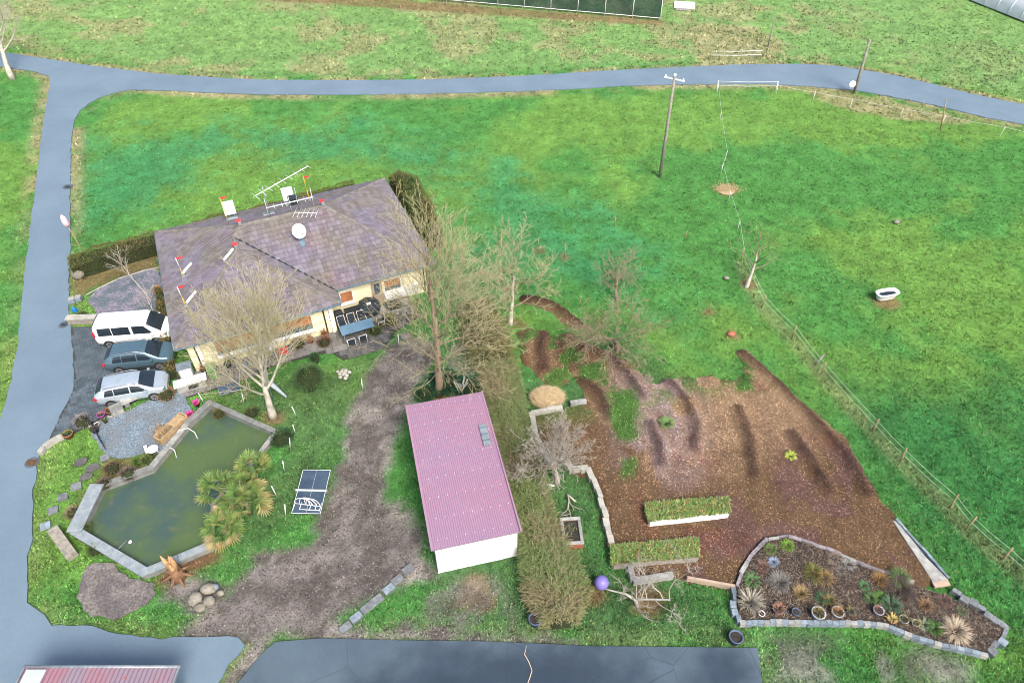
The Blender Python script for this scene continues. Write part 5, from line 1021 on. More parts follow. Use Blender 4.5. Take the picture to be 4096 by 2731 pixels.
tag(blades('bark_chips', np.stack([bx, by, z + .005], 1), rng.uniform(.05, .13, k), rng.uniform(.025, .06, k), np.where(g > .5, rng.uniform(.2, .9, k), rng.uniform(1.0, 1.5, k)), rng.uniform(0, 6.28, k), chip, 'litter', None, False, .3), 'scattered bark chips covering the mulch garden', None, None, 'stuff')
# pale walls round the mulch garden
def wallrun(name, lab, pts, w_, h, mat, cat='wall', step=.6, jit=.03, capmat=None, zc=0.0):
    P = GS(pts); t = thing(name, (P[0].x, P[0].y, 0), lab, cat); rr = random.Random(len(pts) * 7 + int(pts[0][0]))
    for i in range(len(P) - 1):
        a, b = P[i], P[i + 1]; L = (b - a).length; k = max(1, round(L / step)); dr = (b - a).normalized()
        for j in range(k):
            p0 = a.lerp(b, j / k) + dr * .008; p1 = a.lerp(b, (j + 1) / k) - dr * .008; hh = h * rr.uniform(1 - jit, 1 + jit); off = Vector((-dr.y, dr.x, 0)) * rr.uniform(-jit, jit) * w_ * 2
            m = MB(); m.beam(p0 + off + Vector((0, 0, hh / 2 - .05 + zc)), p1 + off + Vector((0, 0, hh / 2 - .05 + zc)), w_ * rr.uniform(1 - jit * 3, 1 + jit), hh + .1); m.build('stone', mat if rr.random() > .25 or not capmat else capmat, t, t.location)
    return t
wallrun('garden_wall', 'short straight pale slab wall beside the straw heap', [(2345, 1612), (2280, 1620)], .3, .3, 'pale_stone'); 
wallrun('garden_wall', 'whitewashed rough stone wall zigzagging along the lawn side of the mulch garden', [(2250, 1640), (2125, 1658), (2150, 1765), (2188, 1848), (2262, 1848), (2290, 1888), (2352, 1880), (2372, 1925), (2400, 2000), (2422, 2080), (2442, 2185)], .34, .34, 'kerb_white', step=.55, jit=.08)
wallrun('garden_wall', 'short pale board wall at the lower mulch edge behind the espalier tree', [(2515, 2262), (2530, 2328), (2690, 2305)], .3, .28, 'pale_stone', step=.9)
wallrun('plank_wall', 'tan timber plank wall at the lower mulch edge', [(2745, 2318), (2935, 2352)], .14, .32, 'panel_tan', step=1.6)
wallrun('slab_wall', 'row of blue grey edging stones along the right mulch slab', [(3580, 2080), (3640, 2150), (3705, 2220), (3790, 2318)], .14, .22, 'blue_stone', step=.42, jit=.06)
ps = sheet('slab_path', GS([(3570, 2088), (3585, 2085), (3700, 2232), (3790, 2322), (3730, 2335), (3690, 2270), (3630, 2180)]), .12, 'pale_stone', 'pale flat slab strip beside the right mulch edge', .2)
t = gthing('timber_step', 3760, 2338, 'short tan timber step at the end of the slab strip', 'step', rz=R(8)); B('plank', 'panel_tan', t, (0, 0, .12), (.85, .3, .1)); B('riser', 'wood_light', t, (0, -.1, .03), (.8, .06, .12))
# raised beds
def raised(name, lab, corners, h, pale, seed):
    P = [G(x, y, h) for x, y in corners]; c = sum(P, Vector()) / 4; t = thing(name, (c.x, c.y, 0), lab, 'raised bed'); Q = [(p.x - c.x, p.y - c.y) for p in P]
    for i in range(4): a, b = Vector((*Q[i], 0)), Vector((*Q[(i + 1) % 4], 0)); m = MB(); m.beam(a + Vector((0, 0, h / 2)), b + Vector((0, 0, h / 2)), .14, h); m.build('side', 'white_paint' if pale and i == 0 else 'wood_grey', t)
    m = MB(); m.prism([(x * .97, y * .92) for x, y in Q], 0, h - .06); m.build('soil', 'soil', t)
    n_ = 5200; s1 = rng.uniform(0, 1, (n_, 2)); P3 = np.array(Q[0])[None] * ((1 - s1[:, :1]) * (1 - s1[:, 1:])) + np.array(Q[1])[None] * (s1[:, :1] * (1 - s1[:, 1:])) + np.array(Q[2])[None] * (s1[:, :1] * s1[:, 1:]) + np.array(Q[3])[None] * ((1 - s1[:, :1]) * s1[:, 1:])
    P3 = P3 * 1.06; pal = np.array([(.17, .3, .08), (.12, .22, .07), (.26, .29, .08), (.2, .17, .08), (.36, .17, .08), (.42, .36, .15)]); cc = pal[rng.choice(6, n_, p=[.32, .26, .16, .12, .07, .07])]
    zz = h - .1 + .36 * fbm(P3[:, 0], P3[:, 1], 1.6, seed) * rng.uniform(.5, 1, n_)
    o = blades('ground_cover', np.column_stack([P3, zz]), rng.uniform(.08, .2, n_), rng.uniform(.05, .09, n_), rng.uniform(.3, 1.4, n_), rng.uniform(0, 6.28, n_), cc, 'leafcol', t, False, .35)
raised('raised_bed', 'long raised bed of green ground cover with a white front board, middle of the mulch', [(2600, 2085), (2915, 2050), (2905, 1992), (2588, 2012)], .5, True, 5)
raised('raised_bed', 'long raised bed of green and orange ground cover at the mulch wall corner', [(2455, 2255), (2790, 2228), (2782, 2152), (2450, 2182)], .45, False, 6)
t = gthing('planter_box', 2285, 2140, 'small brick planter box with white coping and dark soil on the lawn', 'planter', rz=R(4))
for c, dm in (((0, -.72, .22), (1.05, .14, .44)), ((0, .72, .22), (1.05, .14, .44)), ((-.46, 0, .22), (.13, 1.3, .44)), ((.46, 0, .22), (.13, 1.3, .44))): B('wall', 'brick_red', t, c, dm)
for c, dm in (((0, -.73, .47), (1.12, .18, .06)), ((0, .73, .47), (1.12, .18, .06)), ((-.47, 0, .472), (.16, 1.28, .056)), ((.47, 0, .472), (.16, 1.28, .056))): B('coping', 'pale_stone', t, c, dm)
B('soil', 'soil', t, (0, 0, .2), (.8, 1.3, .36)); k = 40; blades('plant', np.stack([rng.normal(0, .12, k), rng.normal(.1, .2, k), np.full(k, .37)], 1), rng.uniform(.1, .35, k), .03, rng.uniform(.2, 1.2, k), rng.uniform(0, 6.28, k), (.12, .14, .07), 'leafcol', t, True)
t = gthing('garden_ball', 2402, 2352, 'large violet garden ball on a post by the trained tree', 'ball'); m = MB(); m.blob((0, 0, .62), (.37, .37, .37), 24, 16, 0); m.build('ball', 'purple', t); m = MB(); m.tube([(0, 0, 0), (0, 0, .3)], .04, 6); m.build('post', 'wood_grey', t)
t = gthing('straw_heap', 2190, 1598, 'rounded heap of pale straw cuttings beside the mulch garden', 'heap'); m = MB(); m.blob((0, 0, .1), (1.0, .7, .6), 16, 9, .08, 5); m.build('mound', 'straw', t); k = 2600; u = rng.normal(size=(k, 3)); u /= np.linalg.norm(u, axis=1)[:, None]; u[:, 2] = np.abs(u[:, 2]); blades('straw', u * np.array([1.05, .76, .6]) + np.array([0, 0, .1]), rng.uniform(.15, .35, k), .02, rng.uniform(.9, 1.7, k), rng.uniform(0, 6.28, k), (.5, .39, .23), 'litter', t, False, .35)
# ---------------------------------------------------------------- stone edged perennial bed
X, Y, Z, q, d = gridmesh(BED, .2, lambda X, Y, d: .14 + .1 * fbm(X, Y, .9, 51) - .2 * sst(d, -.15, .1), 0, True)
nn = fbm(X, Y, .8, 52); c = np.array((.05, .043, .038)) * np.ones((len(X), 3)); c = c * (1 - sst(nn, .5, .7)[:, None] * .6) + np.array((.09, .06, .045)) * sst(nn, .5, .7)[:, None] * .6
tag(npmesh('perennial_bed', np.stack([X, Y, Z], 1), q, 'mulch', None, c, True), 'dark soil perennial bed edged with stones', None, None, 'structure')
k = 45000; bx = rng.uniform(X.min(), X.max(), k); by = rng.uniform(Y.min(), Y.max(), k); ok = sdist(bx, by, BED) < -.12; bx, by = bx[ok], by[ok]; k = len(bx)
tag(blades('bed_litter', np.stack([bx, by, .14 + .1 * fbm(bx, by, .9, 51) + .01], 1), rng.uniform(.05, .22, k), rng.uniform(.015, .04, k), rng.uniform(1.0, 1.5, k), rng.uniform(0, 6.28, k), np.array([(.05, .04, .035), (.14, .1, .075), (.3, .26, .2), (.08, .055, .045)])[rng.choice(4, k, p=[.34, .3, .2, .16])], 'litter', None, False, .3), 'fallen stalks and chips littering the perennial bed', None, None, 'stuff')
wallrun('bed_edging', 'curving row of pale blue grey edging blocks along the lawn side of the perennial bed', [(2955, 2496), (3100, 2494), (3300, 2497), (3475, 2498), (3550, 2512), (3640, 2550), (3760, 2585), (3850, 2604), (3945, 2628)], .22, .26, 'blue_stone', 'edging', .3, .05, 'pale_stone')
wallrun('bed_edging', 'loose flat stones edging the field end of the perennial bed', [(3800, 2368), (3870, 2412), (3935, 2450), (3990, 2490), (4025, 2520), (4010, 2560), (3975, 2600), (3955, 2620)], .34, .24, 'grey_stone', 'edging', .5, .2, 'blue_stone')
wallrun('log_edging', 'curved low edging of weathered logs and stone between mulch and perennial bed', [(2940, 2350), (2960, 2298), (3005, 2225), (3070, 2162), (3150, 2150), (3300, 2198), (3480, 2276), (3650, 2335)], .2, .24, 'slate_log', 'edging', .75, .12, 'pale_stone')
wallrun('bed_edging', 'short row of blue stones at the lawn corner of the perennial bed', [(2950, 2495), (2936, 2440), (2932, 2380), (2925, 2345)], .3, .24, 'blue_stone', 'edging', .36, .15, 'pale_stone')
POTS = [(3105, 2450, .27, .36, 'pot_blue', 'blue grey pot overgrown by reddish dry grass', (.3, .16, .1), 70), (3042, 2462, .15, .2, 'white_plastic', 'small white pot in front of the plumed grass', None, 0), (3175, 2460, .2, .34, 'pot_blue', 'slim empty dark blue pot in the perennial bed', None, 0), (3262, 2468, .33, .46, 'pot_grey', 'largest pale grey pot with yellow shoots', (.18, .15, .05), 60), (3340, 2462, .29, .4, 'pot_grey', 'pale grey pot with rusty shoots, second largest in the bed', (.25, .14, .05), 60), (3394, 2456, .19, .28, 'pot_blue', 'small grey violet pot with yellow sprouts', (.16, .14, .05), 40), (3502, 2456, .25, .4, 'pot_grey', 'tall pale grey pot with reddish stems near the yucca', (.2, .09, .06), 30), (3558, 2488, .2, .28, 'terracotta', 'terracotta pot with pale yellow tussock below the yucca', (.5, .4, .15), 60), (3605, 2488, .22, .3, 'pot_grey', 'grey pot with olive plant next to the terracotta pot', (.13, .12, .04), 50), (3653, 2502, .18, .26, 'pot_grey', 'pale cream pot with yellow plant beside the green hebe', (.25, .22, .08), 40), (2936, 2562, .33, .52, 'pot_blue', 'large blue grey tub with dark soil at the lawn corner by the yard', None, 0), (2140, 2492, .32, .55, 'pot_blue', 'large blue tub at the foot of the tall grass hedge', None, 0)]
for px, py, r_, h, mt, lab, pc, n_ in POTS: pot(px, py, r_, h, mt, lab, 'pots around the perennial bed', 'soil', pc, .1 if 3000 < px else .0, max(n_, 1), .35)
def tuft(px, py, r_, h, c, lab, n_=160, w_=.025, lean=(.1, 1.0), z=.12, cat='plant', name='perennial', base='soil', group='perennials in the stone edged bed'):
    t = gthing(name, px, py, lab, cat, group, z=z); az = rng.uniform(0, 6.28, n_); rr = r_ * .45 * np.sqrt(rng.uniform(0, 1, n_))
    blades('leaves', np.stack([rr * np.cos(az), rr * np.sin(az), rng.uniform(0, .05, n_)], 1), rng.uniform(.6, 1.1, n_) * h, w_, rng.uniform(*lean, n_), az + rng.uniform(-.4, .4, n_), c, 'leafcol', t, True, .35, 1.3)
    m = MB(); m.lathe([(r_ * .35, -.04), (r_ * .25, .05), (0, .08)], n=8); m.build('crown', base, t); return t
TU = [(2992, 2425, .5, .9, (.42, .38, .3), 'tall plumed pale grass at the corner of the perennial bed', 260, .03, (.05, .7)), (3812, 2530, .55, .75, (.55, .45, .32), 'largest bleached fountain grass at the field end of the bed', 420, .025, (.2, 1.3)), (3730, 2520, .4, .4, (.08, .17, .04), 'bright green hebe bush beside the bleached grass', 260, .04, (.2, 1.2)), (3690, 2505, .25, .35, (.3, .36, .25), 'small silvery green rosette beside the hebe', 120, .04, (.4, 1.3)), (3557, 2430, .4, .6, (.09, .17, .09), 'spiky green yucca above the terracotta pot', 110, .04, (.15, 1.1)), (3590, 2370, .7, .9, (.13, .1, .08), 'large dark arching leafless grass in the middle of the bed', 200, .02, (.2, 1.1)), (3590, 2320, .5, .6, (.13, .2, .07), 'grey green shrub behind the dark arching grass', 260, .03, (.1, 1.1)), (3510, 2330, .4, .6, (.34, .2, .08), 'orange brown dry grass behind the green clumps', 160, .02, (.1, .8)), (3245, 2300, .5, .6, (.17, .17, .05), 'olive green grass clump in the upper bed', 200, .025, (.1, 1.1)), (3290, 2320, .5, .5, (.3, .2, .08), 'rusty grass clump beside the olive clump', 200, .025, (.1, 1.1)), (3195, 2385, .4, .6, (.36, .26, .12), 'upright straw coloured grass above the empty blue pot', 180, .022, (.05, .7)), (3005, 2330, .4, .45, (.12, .24, .08), 'green spiky rosette near the log edging', 130, .035, (.3, 1.2)), (3145, 2190, .35, .35, (.16, .28, .04), 'bright lime green clump at the top of the bed', 200, .04, (.2, 1.2)), (3078, 2205, .35, .35, (.13, .2, .05), 'green clump beside the lime green one', 180, .04, (.2, 1.2)), (3090, 2255, .3, .3, (.3, .38, .5), 'pale blue grey lavender cushion in the upper bed', 160, .03, (.2, 1.2)), (3045, 2275, .4, .4, (.22, .13, .1), 'reddish dry clump next to the lavender cushion', 160, .025, (.2, 1.2)), (3110, 2340, .6, .7, (.3, .28, .25), 'grey leafless bush in the left of the bed', 260, .015, (.1, 1.1)), (3330, 2240, .4, .45, (.28, .22, .17), 'pale dry clump near the log edging', 140, .02, (.3, 1.3)), (3285, 2400, .35, .4, (.07, .14, .07), 'dark green clump above the largest pot', 160, .035, (.2, 1.2)), (3310, 2410, .3, .45, (.22, .18, .07), 'yellow brown clump above the largest pot', 140, .025, (.1, 1.0)), (3450, 2350, .25, .3, (.09, .22, .08), 'small bright green leafy plant with straw label stick', 100, .05, (.3, 1.3)), (3475, 2400, .3, .35, (.1, .18, .06), 'green leafy clump left of the yucca', 140, .045, (.3, 1.3)), (3510, 2395, .3, .35, (.12, .24, .05), 'bright green leafy clump beside the yucca', 140, .045, (.3, 1.3)), (3690, 2430, .35, .5, (.32, .19, .1), 'rusty upright grass in the right half of the bed', 150, .02, (.1, .8)), (3770, 2410, .5, .4, (.2, .12, .1), 'reddish low clump in the right half of the bed', 180, .02, (.4, 1.3)), (3840, 2450, .3, .25, (.1, .17, .07), 'small green leaves at the far field side of the bed', 90, .045, (.5, 1.3)), (3390, 2265, .35, .4, (.36, .36, .33), 'whitish grass tuft by the log edging end', 140, .02, (.3, 1.2)), (3360, 2290, .3, .3, (.27, .25, .22), 'grey dry tuft behind the rusty clump', 110, .02, (.4, 1.3))]
for px, py, r_, h, c, lab, n_, w_, ln in TU: tuft(px, py, r_, h, tuple(x * .72 for x in c), lab, n_, w_, ln)
tuft(3160, 1830, .35, .3, (.3, .36, .06), 'bright yellow green plant alone in the mulch', 80, .07, (.4, 1.2), .1, group=None); tuft(2665, 1700, .5, .45, (.14, .22, .07), 'green leafy plant on the litter covered ridge', 160, .05, (.3, 1.2), .1, group=None); tuft(2658, 1812, .4, .35, (.35, .34, .33), 'grey twiggy plant in the mulch hollow', 60, .015, (.3, 1.2), .1, group=None)
# ---------------------------------------------------------------- bare winter trees
def grow_tree(name, base, lab, H_, r0, cfg, seed, matT, matB, lean=(0, 0), group=None, clear=.35, cat='tree'):
    rr = random.Random(seed); t = thing(name, base, lab, cat, group); limbs = MB(); tw = MB()
    def rv(): return Vector((rr.gauss(0, 1), rr.gauss(0, 1), rr.gauss(0, 1)))
    def branch(p, d, L, r_, lvl):
        k = cfg['seg'][lvl]; pts = [p.copy()]; dirs = [d.copy()]; rad = [r_]
        for i in range(k):
            d = (d + rv() * cfg['wob'][lvl] + Vector((0, 0, 1)) * cfg['up'][lvl]).normalized(); p = p + d * (L / k); pts.append(p.copy()); dirs.append(d.copy()); rad.append(max(r_ * (1 - .75 * (i + 1) / k), cfg['rmin']))
        (limbs if lvl <= 1 else tw).tube(pts, rad, 7 if lvl == 0 else (5 if lvl == 1 else 3), False)
        if lvl + 1 < len(cfg['n']):
            nch = cfg['n'][lvl + 1]; nch = max(1, int(nch * rr.uniform(.75, 1.25) * (1 if lvl == 0 else min(1.3, L / cfg['refL'][lvl]))))
            az0 = rr.uniform(0, 6.28)
            for j in range(nch):
                tmin = clear if lvl == 0 else .18; f_ = tmin + (1 - tmin) * (j + rr.uniform(.1, .9)) / nch; i = min(int(f_ * k), k - 1); fr = f_ * k - i
                q_ = pts[i].lerp(pts[i + 1], fr); dd = dirs[i + 1]; a = az0 + j * 2.4 + rr.uniform(-.4, .4)
                x = dd.orthogonal().normalized(); y = dd.cross(x); ang = cfg['ang'][lvl + 1] * rr.uniform(.75, 1.2) * (1.15 - .45 * f_ if lvl == 0 else 1)
                nd = (dd * math.cos(ang) + (x * math.cos(a) + y * math.sin(a)) * math.sin(ang)).normalized()
                Lc = cfg['len'][lvl + 1] * rr.uniform(.65, 1.1) * (1.0 - cfg.get('tap', .5) * f_ if lvl == 0 else 1 - .45 * f_) * (H_ if lvl == 0 else L)
                branch(q_, nd, Lc, max(cfg['rmin'], r_ * (1 - .7 * f_) * cfg['rr'][lvl + 1]), lvl + 1)
    T = MB(); k = 8; pts = []; rad = []
    branch_root = Vector((0, 0, 0))
    d = Vector((lean[0], lean[1], 1)).normalized()
    # trunk
    p = Vector((0, 0, -.15)); dirs = []; pts = [p.copy()]; rad = [r0 * 1.35]
    for i in range(k):
        d = (d + rv() * cfg['wob'][0] * .6).normalized(); p = p + d * (H_ * cfg['trunk'] / k); pts.append(p.copy()); rad.append(r0 * (1 - .62 * (i + 1) / k) if i > 0 else r0 * 1.02)
    T.tube(pts, rad, 9); T.build('trunk', matT, t)
    nch = cfg['n'][0]; az0 = rr.uniform(0, 6.28)
    for j in range(nch):
        f_ = clear + (1 - clear) * (j + rr.uniform(.0, .6)) / nch; i = min(int(f_ * k), k - 1); q_ = pts[i].lerp(pts[i + 1], min(1, f_ * k - i)); a = az0 + j * 2.4 + rr.uniform(-.3, .3)
        dd = (pts[i + 1] - pts[i]).normalized(); x = dd.orthogonal().normalized(); y = dd.cross(x); ang = cfg['ang'][0] * rr.uniform(.8, 1.15) * (1.2 - .6 * f_)
        nd = (dd * math.cos(ang) + (x * math.cos(a) + y * math.sin(a)) * math.sin(ang) + Vector(cfg.get('bias', (0, 0, 0)))).normalized()
        branch(q_, nd, H_ * cfg['len'][0] * rr.uniform(.8, 1.1) * (1 - cfg.get('tap', .5) * f_), max(cfg['rmin'], r0 * cfg['rr'][0] * (1 - .5 * f_)), 0)
    if cfg.get('leader'): branch(pts[-1], d, H_ * cfg['leader'], rad[-1], 0)
    c = limbs.build('limbs', matB if cfg.get('limbmat') is None else cfg['limbmat'], t); tw.build('crown', matB, t); return t
C1 = dict(n=[12, 10, 8, 6], seg=[5, 4, 3, 2], wob=[.08, .1, .12, .15], up=[.09, .08, .06, .04], ang=[.92, .62, .55, .55], len=[.62, .48, .5, .5], rr=[.5, .5, .5, .6], refL=[4, 2, 1], rmin=.0075, trunk=.5, leader=.5, tap=.35, limbmat='bark_pale')
grow_tree('front_garden_tree', G(1090, 1662), 'pale barked leafless tree with a wide crown in front of the bungalow', 8.6, .24, C1, 11, 'bark_pale', 'twig_yellow', (.1, .06), clear=.42)
C2 = dict(n=[22, 8, 6, 3], seg=[6, 4, 3, 2], wob=[.09, .12, .15, .18], up=[.08, .07, .05, .03], ang=[1.1, .7, .62, .6], len=[.33, .45, .5, .5], bias=(.38, .1, 0), rr=[.32, .5, .5, .6], refL=[3, 1.4, .8], rmin=.0075, trunk=.8, leader=.22, tap=.5, limbmat='bark')
grow_tree('tall_garden_tree', G(1752, 1574), 'tallest leafless tree with reddish trunk and dense yellow twigs behind the shed', 12.0, .24, C2, 5, 'bark_red', 'twig_yellow', (.2, .06), clear=.26)
C3 = dict(n=[9, 6, 6, 4], seg=[5, 4, 3, 2], wob=[.2, .2, .22, .25], up=[.03, .06, .05, .04], ang=[1.1, .85, .8, .8], len=[.5, .5, .5, .5], rr=[.5, .5, .5, .6], refL=[2.4, 1.2, .6], rmin=.010, trunk=.6, leader=.4, tap=.35, limbmat='bark')
grow_tree('orchard_tree', G(2040, 1295), 'upright leafless orchard tree at the end of the dark berm', 6.4, .16, C3, 21, 'bark_pale', 'twig_yellow', (.04, .1), 'old orchard trees', .3)
C4 = dict(C3); C4['n'] = [8, 7, 7, 4]; C4['len'] = [.55, .5, .5, .5]; C4['ang'] = [1.05, .9, .85, .8]; C4['trunk'] = .42
grow_tree('orchard_tree', G(2468, 1395), 'gnarled spreading orchard tree with drooping branches above the mulch', 5.9, .2, C4, 33, 'bark', 'twig', (.05, .02), 'old orchard trees', .45)
C5 = dict(C4); C5['n'] = [6, 6, 6, 3]
grow_tree('orchard_tree', G(2470, 1195), 'twiggy orchard tree standing behind the gnarled spreading one', 4.4, .15, C5, 45, 'bark', 'twig', (-.25, .1), 'old orchard trees', .35)
C6 = dict(C3); C6['n'] = [5, 4, 3, 2]; C6['len'] = [.7, .4, .4, .4]
grow_tree('pruned_tree', G(2985, 1145), 'hard pruned pale tree with few long branches near the pasture fence', 4.3, .15, C6, 52, 'bark_pale', 'twig_yellow', (.3, .3), None, .5)
C7 = dict(C3); C7['n'] = [9, 7, 7, 5]; C7['trunk'] = .55; C7['len'] = [.55, .52, .5, .5]
grow_tree('ornamental_tree', G(2228, 1925), 'grey twiggy small tree growing at the zigzag garden wall', 5.0, .15, C7, 61, 'bark_pale', 'twig_grey', (.14, .06), None, .35)
C8 = dict(n=[8, 6, 5], seg=[5, 4, 3], wob=[.15, .2, .2], up=[.06, .05, .04], ang=[.9, .8, .8], len=[.5, .5, .5], rr=[.5, .5, .5], refL=[2, 1], rmin=.012, trunk=.6, leader=.4, tap=.3)
grow_tree('roadside_tree', G(48, 312), 'pale trunked bare tree at the lane junction by the field corner', 8.5, .3, C8, 71, 'bark_pale', 'twig_grey', (-.05, 0), None, .5)
C9 = dict(n=[5, 4, 3], seg=[4, 3, 2], wob=[.12, .15, .2], up=[.08, .05, .03], ang=[.7, .7, .7], len=[.3, .4, .4], rr=[.5, .5, .5], refL=[1, .5], rmin=.010, trunk=.8, leader=.2, tap=.3)
grow_tree('birch_sapling', G(602, 1200), 'thin pale sapling rising from the slate chipping bed', 4.2, .05, C9, 81, 'bark_pale', 'twig_grey', (-.1, .05), None, .55)
grow_tree('birch_sapling', G(640, 1310), 'slim pale sapling beside the windscreen of the white van', 2.9, .04, C9, 82, 'bark_pale', 'twig_grey', (-.05, .0), None, .7)
for px, py, lab, h in ((2258, 1030, 'staked young fruit tree on the lush lawn', 1.4), (2005, 970, 'tiny young tree with red mulch ring above the orchard tree', 1.0), (2160, 1008, 'dark young stump with red mulch ring on the lush lawn', .6), (2457, 905, 'thin wooden stake on the meadow below the lush slope', 1.0), (2740, 965, 'thin wooden stake on the meadow towards the pruned tree', 1.0), (2838, 1245, 'pale plastic tree guard on the yellow green lawn', .7)):
    t = gthing('young_tree', px, py, lab, 'sapling', 'young trees and stakes on the meadow'); m = MB(); m.tube([(0, 0, 0), (.02, 0, h)], [.035, .02], 6); m.build('stem', 'wood_light', t); m = MB(); m.tube([(.02, 0, h * .55), (.15, .05, h * .85)], .012, 4); m.tube([(.02, 0, h * .65), (-.12, .05, h * .95)], .012, 4); m.build('side_shoots', 'twig', t)
# trained tree lying low with rails
t = gthing('trained_tree', 2540, 2400, 'low trained fruit tree with pale twisted branches by the violet ball', 'tree'); rr = random.Random(4)
m = MB(); pts = [Vector((-1.75, .55, .3)), Vector((-1.2, .3, .45)), Vector((-.5, .1, .5)), Vector((0, -.2, .35)), Vector((.1, -.3, -.1))]; m.tube(pts, [.03, .04, .055, .07, .09], 7); m.build('trunk', 'bark_pale', t)
m = MB(); m.beam((.0, -.2, .55), (1.65, -.25, .6), .07, .05); m.build('trellis_rail', 'pale_stone', t)
tw = MB()
def twg(p, d, L, r_, lv):
    pts = [p]; 
    for i in range(4): d = (d + Vector((rr.gauss(0, .25), rr.gauss(0, .25), rr.gauss(0, .15) + .05))).normalized(); pts.append(pts[-1] + d * L / 4)
    tw.tube(pts, [r_, r_ * .85, r_ * .7, r_ * .5, r_ * .3], 5, False)
    if lv < 3:
        for k in range(5): i = rr.randint(1, 4); twg(pts[i], (d + Vector((rr.gauss(0, .9), rr.gauss(0, .9), rr.gauss(0, .5)))).normalized(), L * rr.uniform(.35, .6), r_ * .55, lv + 1)
for p, d, L in (((0, -.2, .5), (-.1, .4, .9), 1.6), ((.2, -.2, .6), (.2, .3, .9), 1.8), ((1.6, -.25, .6), (.05, .3, .95), 2.4), ((1.3, -.25, .6), (-.4, .6, .6), 1.5), ((-.6, .1, .5), (.2, .4, .8), 1.5), ((-.2, 0, .45), (.1, -.8, .2), 1.3), ((.9, -.25, .6), (.2, -.8, .1), 1.4), ((.5, -.2, .55), (-.5, .7, .5), 1.6)): twg(Vector(p), Vector(d).normalized(), L, .028, 0)
tw.build('branches', 'twig_grey', t)
for px, py, rz, lab in ((2300, 2010, -.9, 'cut branch lying on the lawn below the ornamental tree'), (2170, 1935, 2.9, 'pale cut limb lying beside the ornamental tree trunk')):
    t = gthing('cut_branch', px, py, lab, 'branch', rz=rz); tw = MB(); twg(Vector((-.6, 0, .08)), Vector((1, 0, .0)), 1.7, .05, 1); tw.build('twigs', 'twig_grey', t); m = MB(); m.tube([(-.7, 0, .06), (0, .03, .1)], [.06, .05], 6); m.build('stick', 'bark_pale', t)
t = gthing('brush_heap', 1855, 1585, 'small stack of cut poles and twigs leaning behind the shed', 'brushwood')
for k in range(9): m = MB(); a = R(60 + k * 9); m.tube([(rr.uniform(-.5, .5), rr.uniform(-.2, .2), .05), (rr.uniform(-.3, .3) + math.cos(a) * .9, rr.uniform(-.1, .3), 1.2 + rr.uniform(0, .6))], .025, 5); m.build('pole', 'bark_pale' if k % 2 else 'metal_grey', t)
# ---------------------------------------------------------------- hedges
def hedge(name, lab, runs, w_, h, c, dens, leaf, lw, lean=(0.0, .7), core='hedge_core', cols=None, topw=.8, colmix=None):
    """runs: list of world centre lines"""
    t = thing(name, (runs[0][0].x, runs[0][0].y, 0), lab, 'hedge'); P = []; AZ = []; LN = []
    cm = MB()
    for line in runs:
        for i in range(len(line) - 1):
            a, b = line[i], line[i + 1]; d = (b - a); L = d.length; d = d.normalized(); s = Vector((-d.y, d.x, 0)); ww = w_[i] if hasattr(w_, '__len__') else w_; w2 = w_[i + 1] if hasattr(w_, '__len__') else w_
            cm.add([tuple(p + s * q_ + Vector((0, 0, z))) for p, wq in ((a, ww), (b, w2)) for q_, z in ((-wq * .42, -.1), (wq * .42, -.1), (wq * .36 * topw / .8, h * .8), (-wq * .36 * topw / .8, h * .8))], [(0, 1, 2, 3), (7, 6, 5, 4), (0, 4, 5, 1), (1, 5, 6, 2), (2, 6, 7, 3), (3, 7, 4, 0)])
            k = int(dens * L * (ww + w2) / 2 * 1.8); f_ = rng.uniform(-.02, 1.02, k); cr = rng.uniform(-1, 1, k); side = rng.uniform(0, 1, k) < .42; wk = ww + (w2 - ww) * f_
            lat = np.where(side, np.sign(cr) * (.4 + (.3 if leaf > .25 else .1) * rng.uniform(0, 1, k) ** 2), cr * (.55 if leaf > .25 else .47)) * wk; up = np.where(side, rng.uniform(.05, .9, k), (.78 + .2 * (1 - np.abs(cr) ** 3) if leaf < .25 else .5 + .5 * (1 - cr ** 2)) + rng.normal(0, .04 if leaf < .25 else .1, k)) * h
            px = a.x + d.x * f_ * L + s.x * lat; py = a.y + d.y * f_ * L + s.y * lat; up = np.maximum(.04, up * (.7 + .6 * fbm(px, py, .8, 61))); P.append(np.column_stack([px - t.location.x, py - t.location.y, up]))
            az = np.where(side, math.atan2(s.y, s.x) + np.where(lat > 0, 0, math.pi), rng.uniform(0, 6.28, k)) + rng.uniform(-.8, .8, k); AZ.append(az); LN.append(np.where(side, rng.uniform(.5, 1.5, k), rng.uniform(lean[0], lean[1], k)))
    P = np.concatenate(P); AZ = np.concatenate(AZ); LN = np.concatenate(LN); k = len(P); nn = fbm(P[:, 0] + 50, P[:, 1] + 50, .5, 63); cc = np.array(c)[None] * np.ones((k, 1))
    if colmix is not None: mixv = sst(nn + rng.normal(0, .12, k), .42, .62)[:, None]; cc = cc * (1 - mixv) + np.array(colmix)[None] * mixv
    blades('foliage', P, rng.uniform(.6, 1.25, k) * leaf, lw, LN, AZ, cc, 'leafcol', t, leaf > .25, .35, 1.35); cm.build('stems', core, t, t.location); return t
hedge('clipped_hedge', 'clipped olive green hedge running behind the bungalow down to the lane', [[HL(-6.5, 14.7), HL(-3, 15.0), HL(2, 15.3), HL(9, 15.7), HL(15.5, 15.9)]], [1.9, 1.6, 1.3, 1.2, 1.1], 1.35, (.1, .125, .035), 330, .13, .045, colmix=(.14, .12, .045))
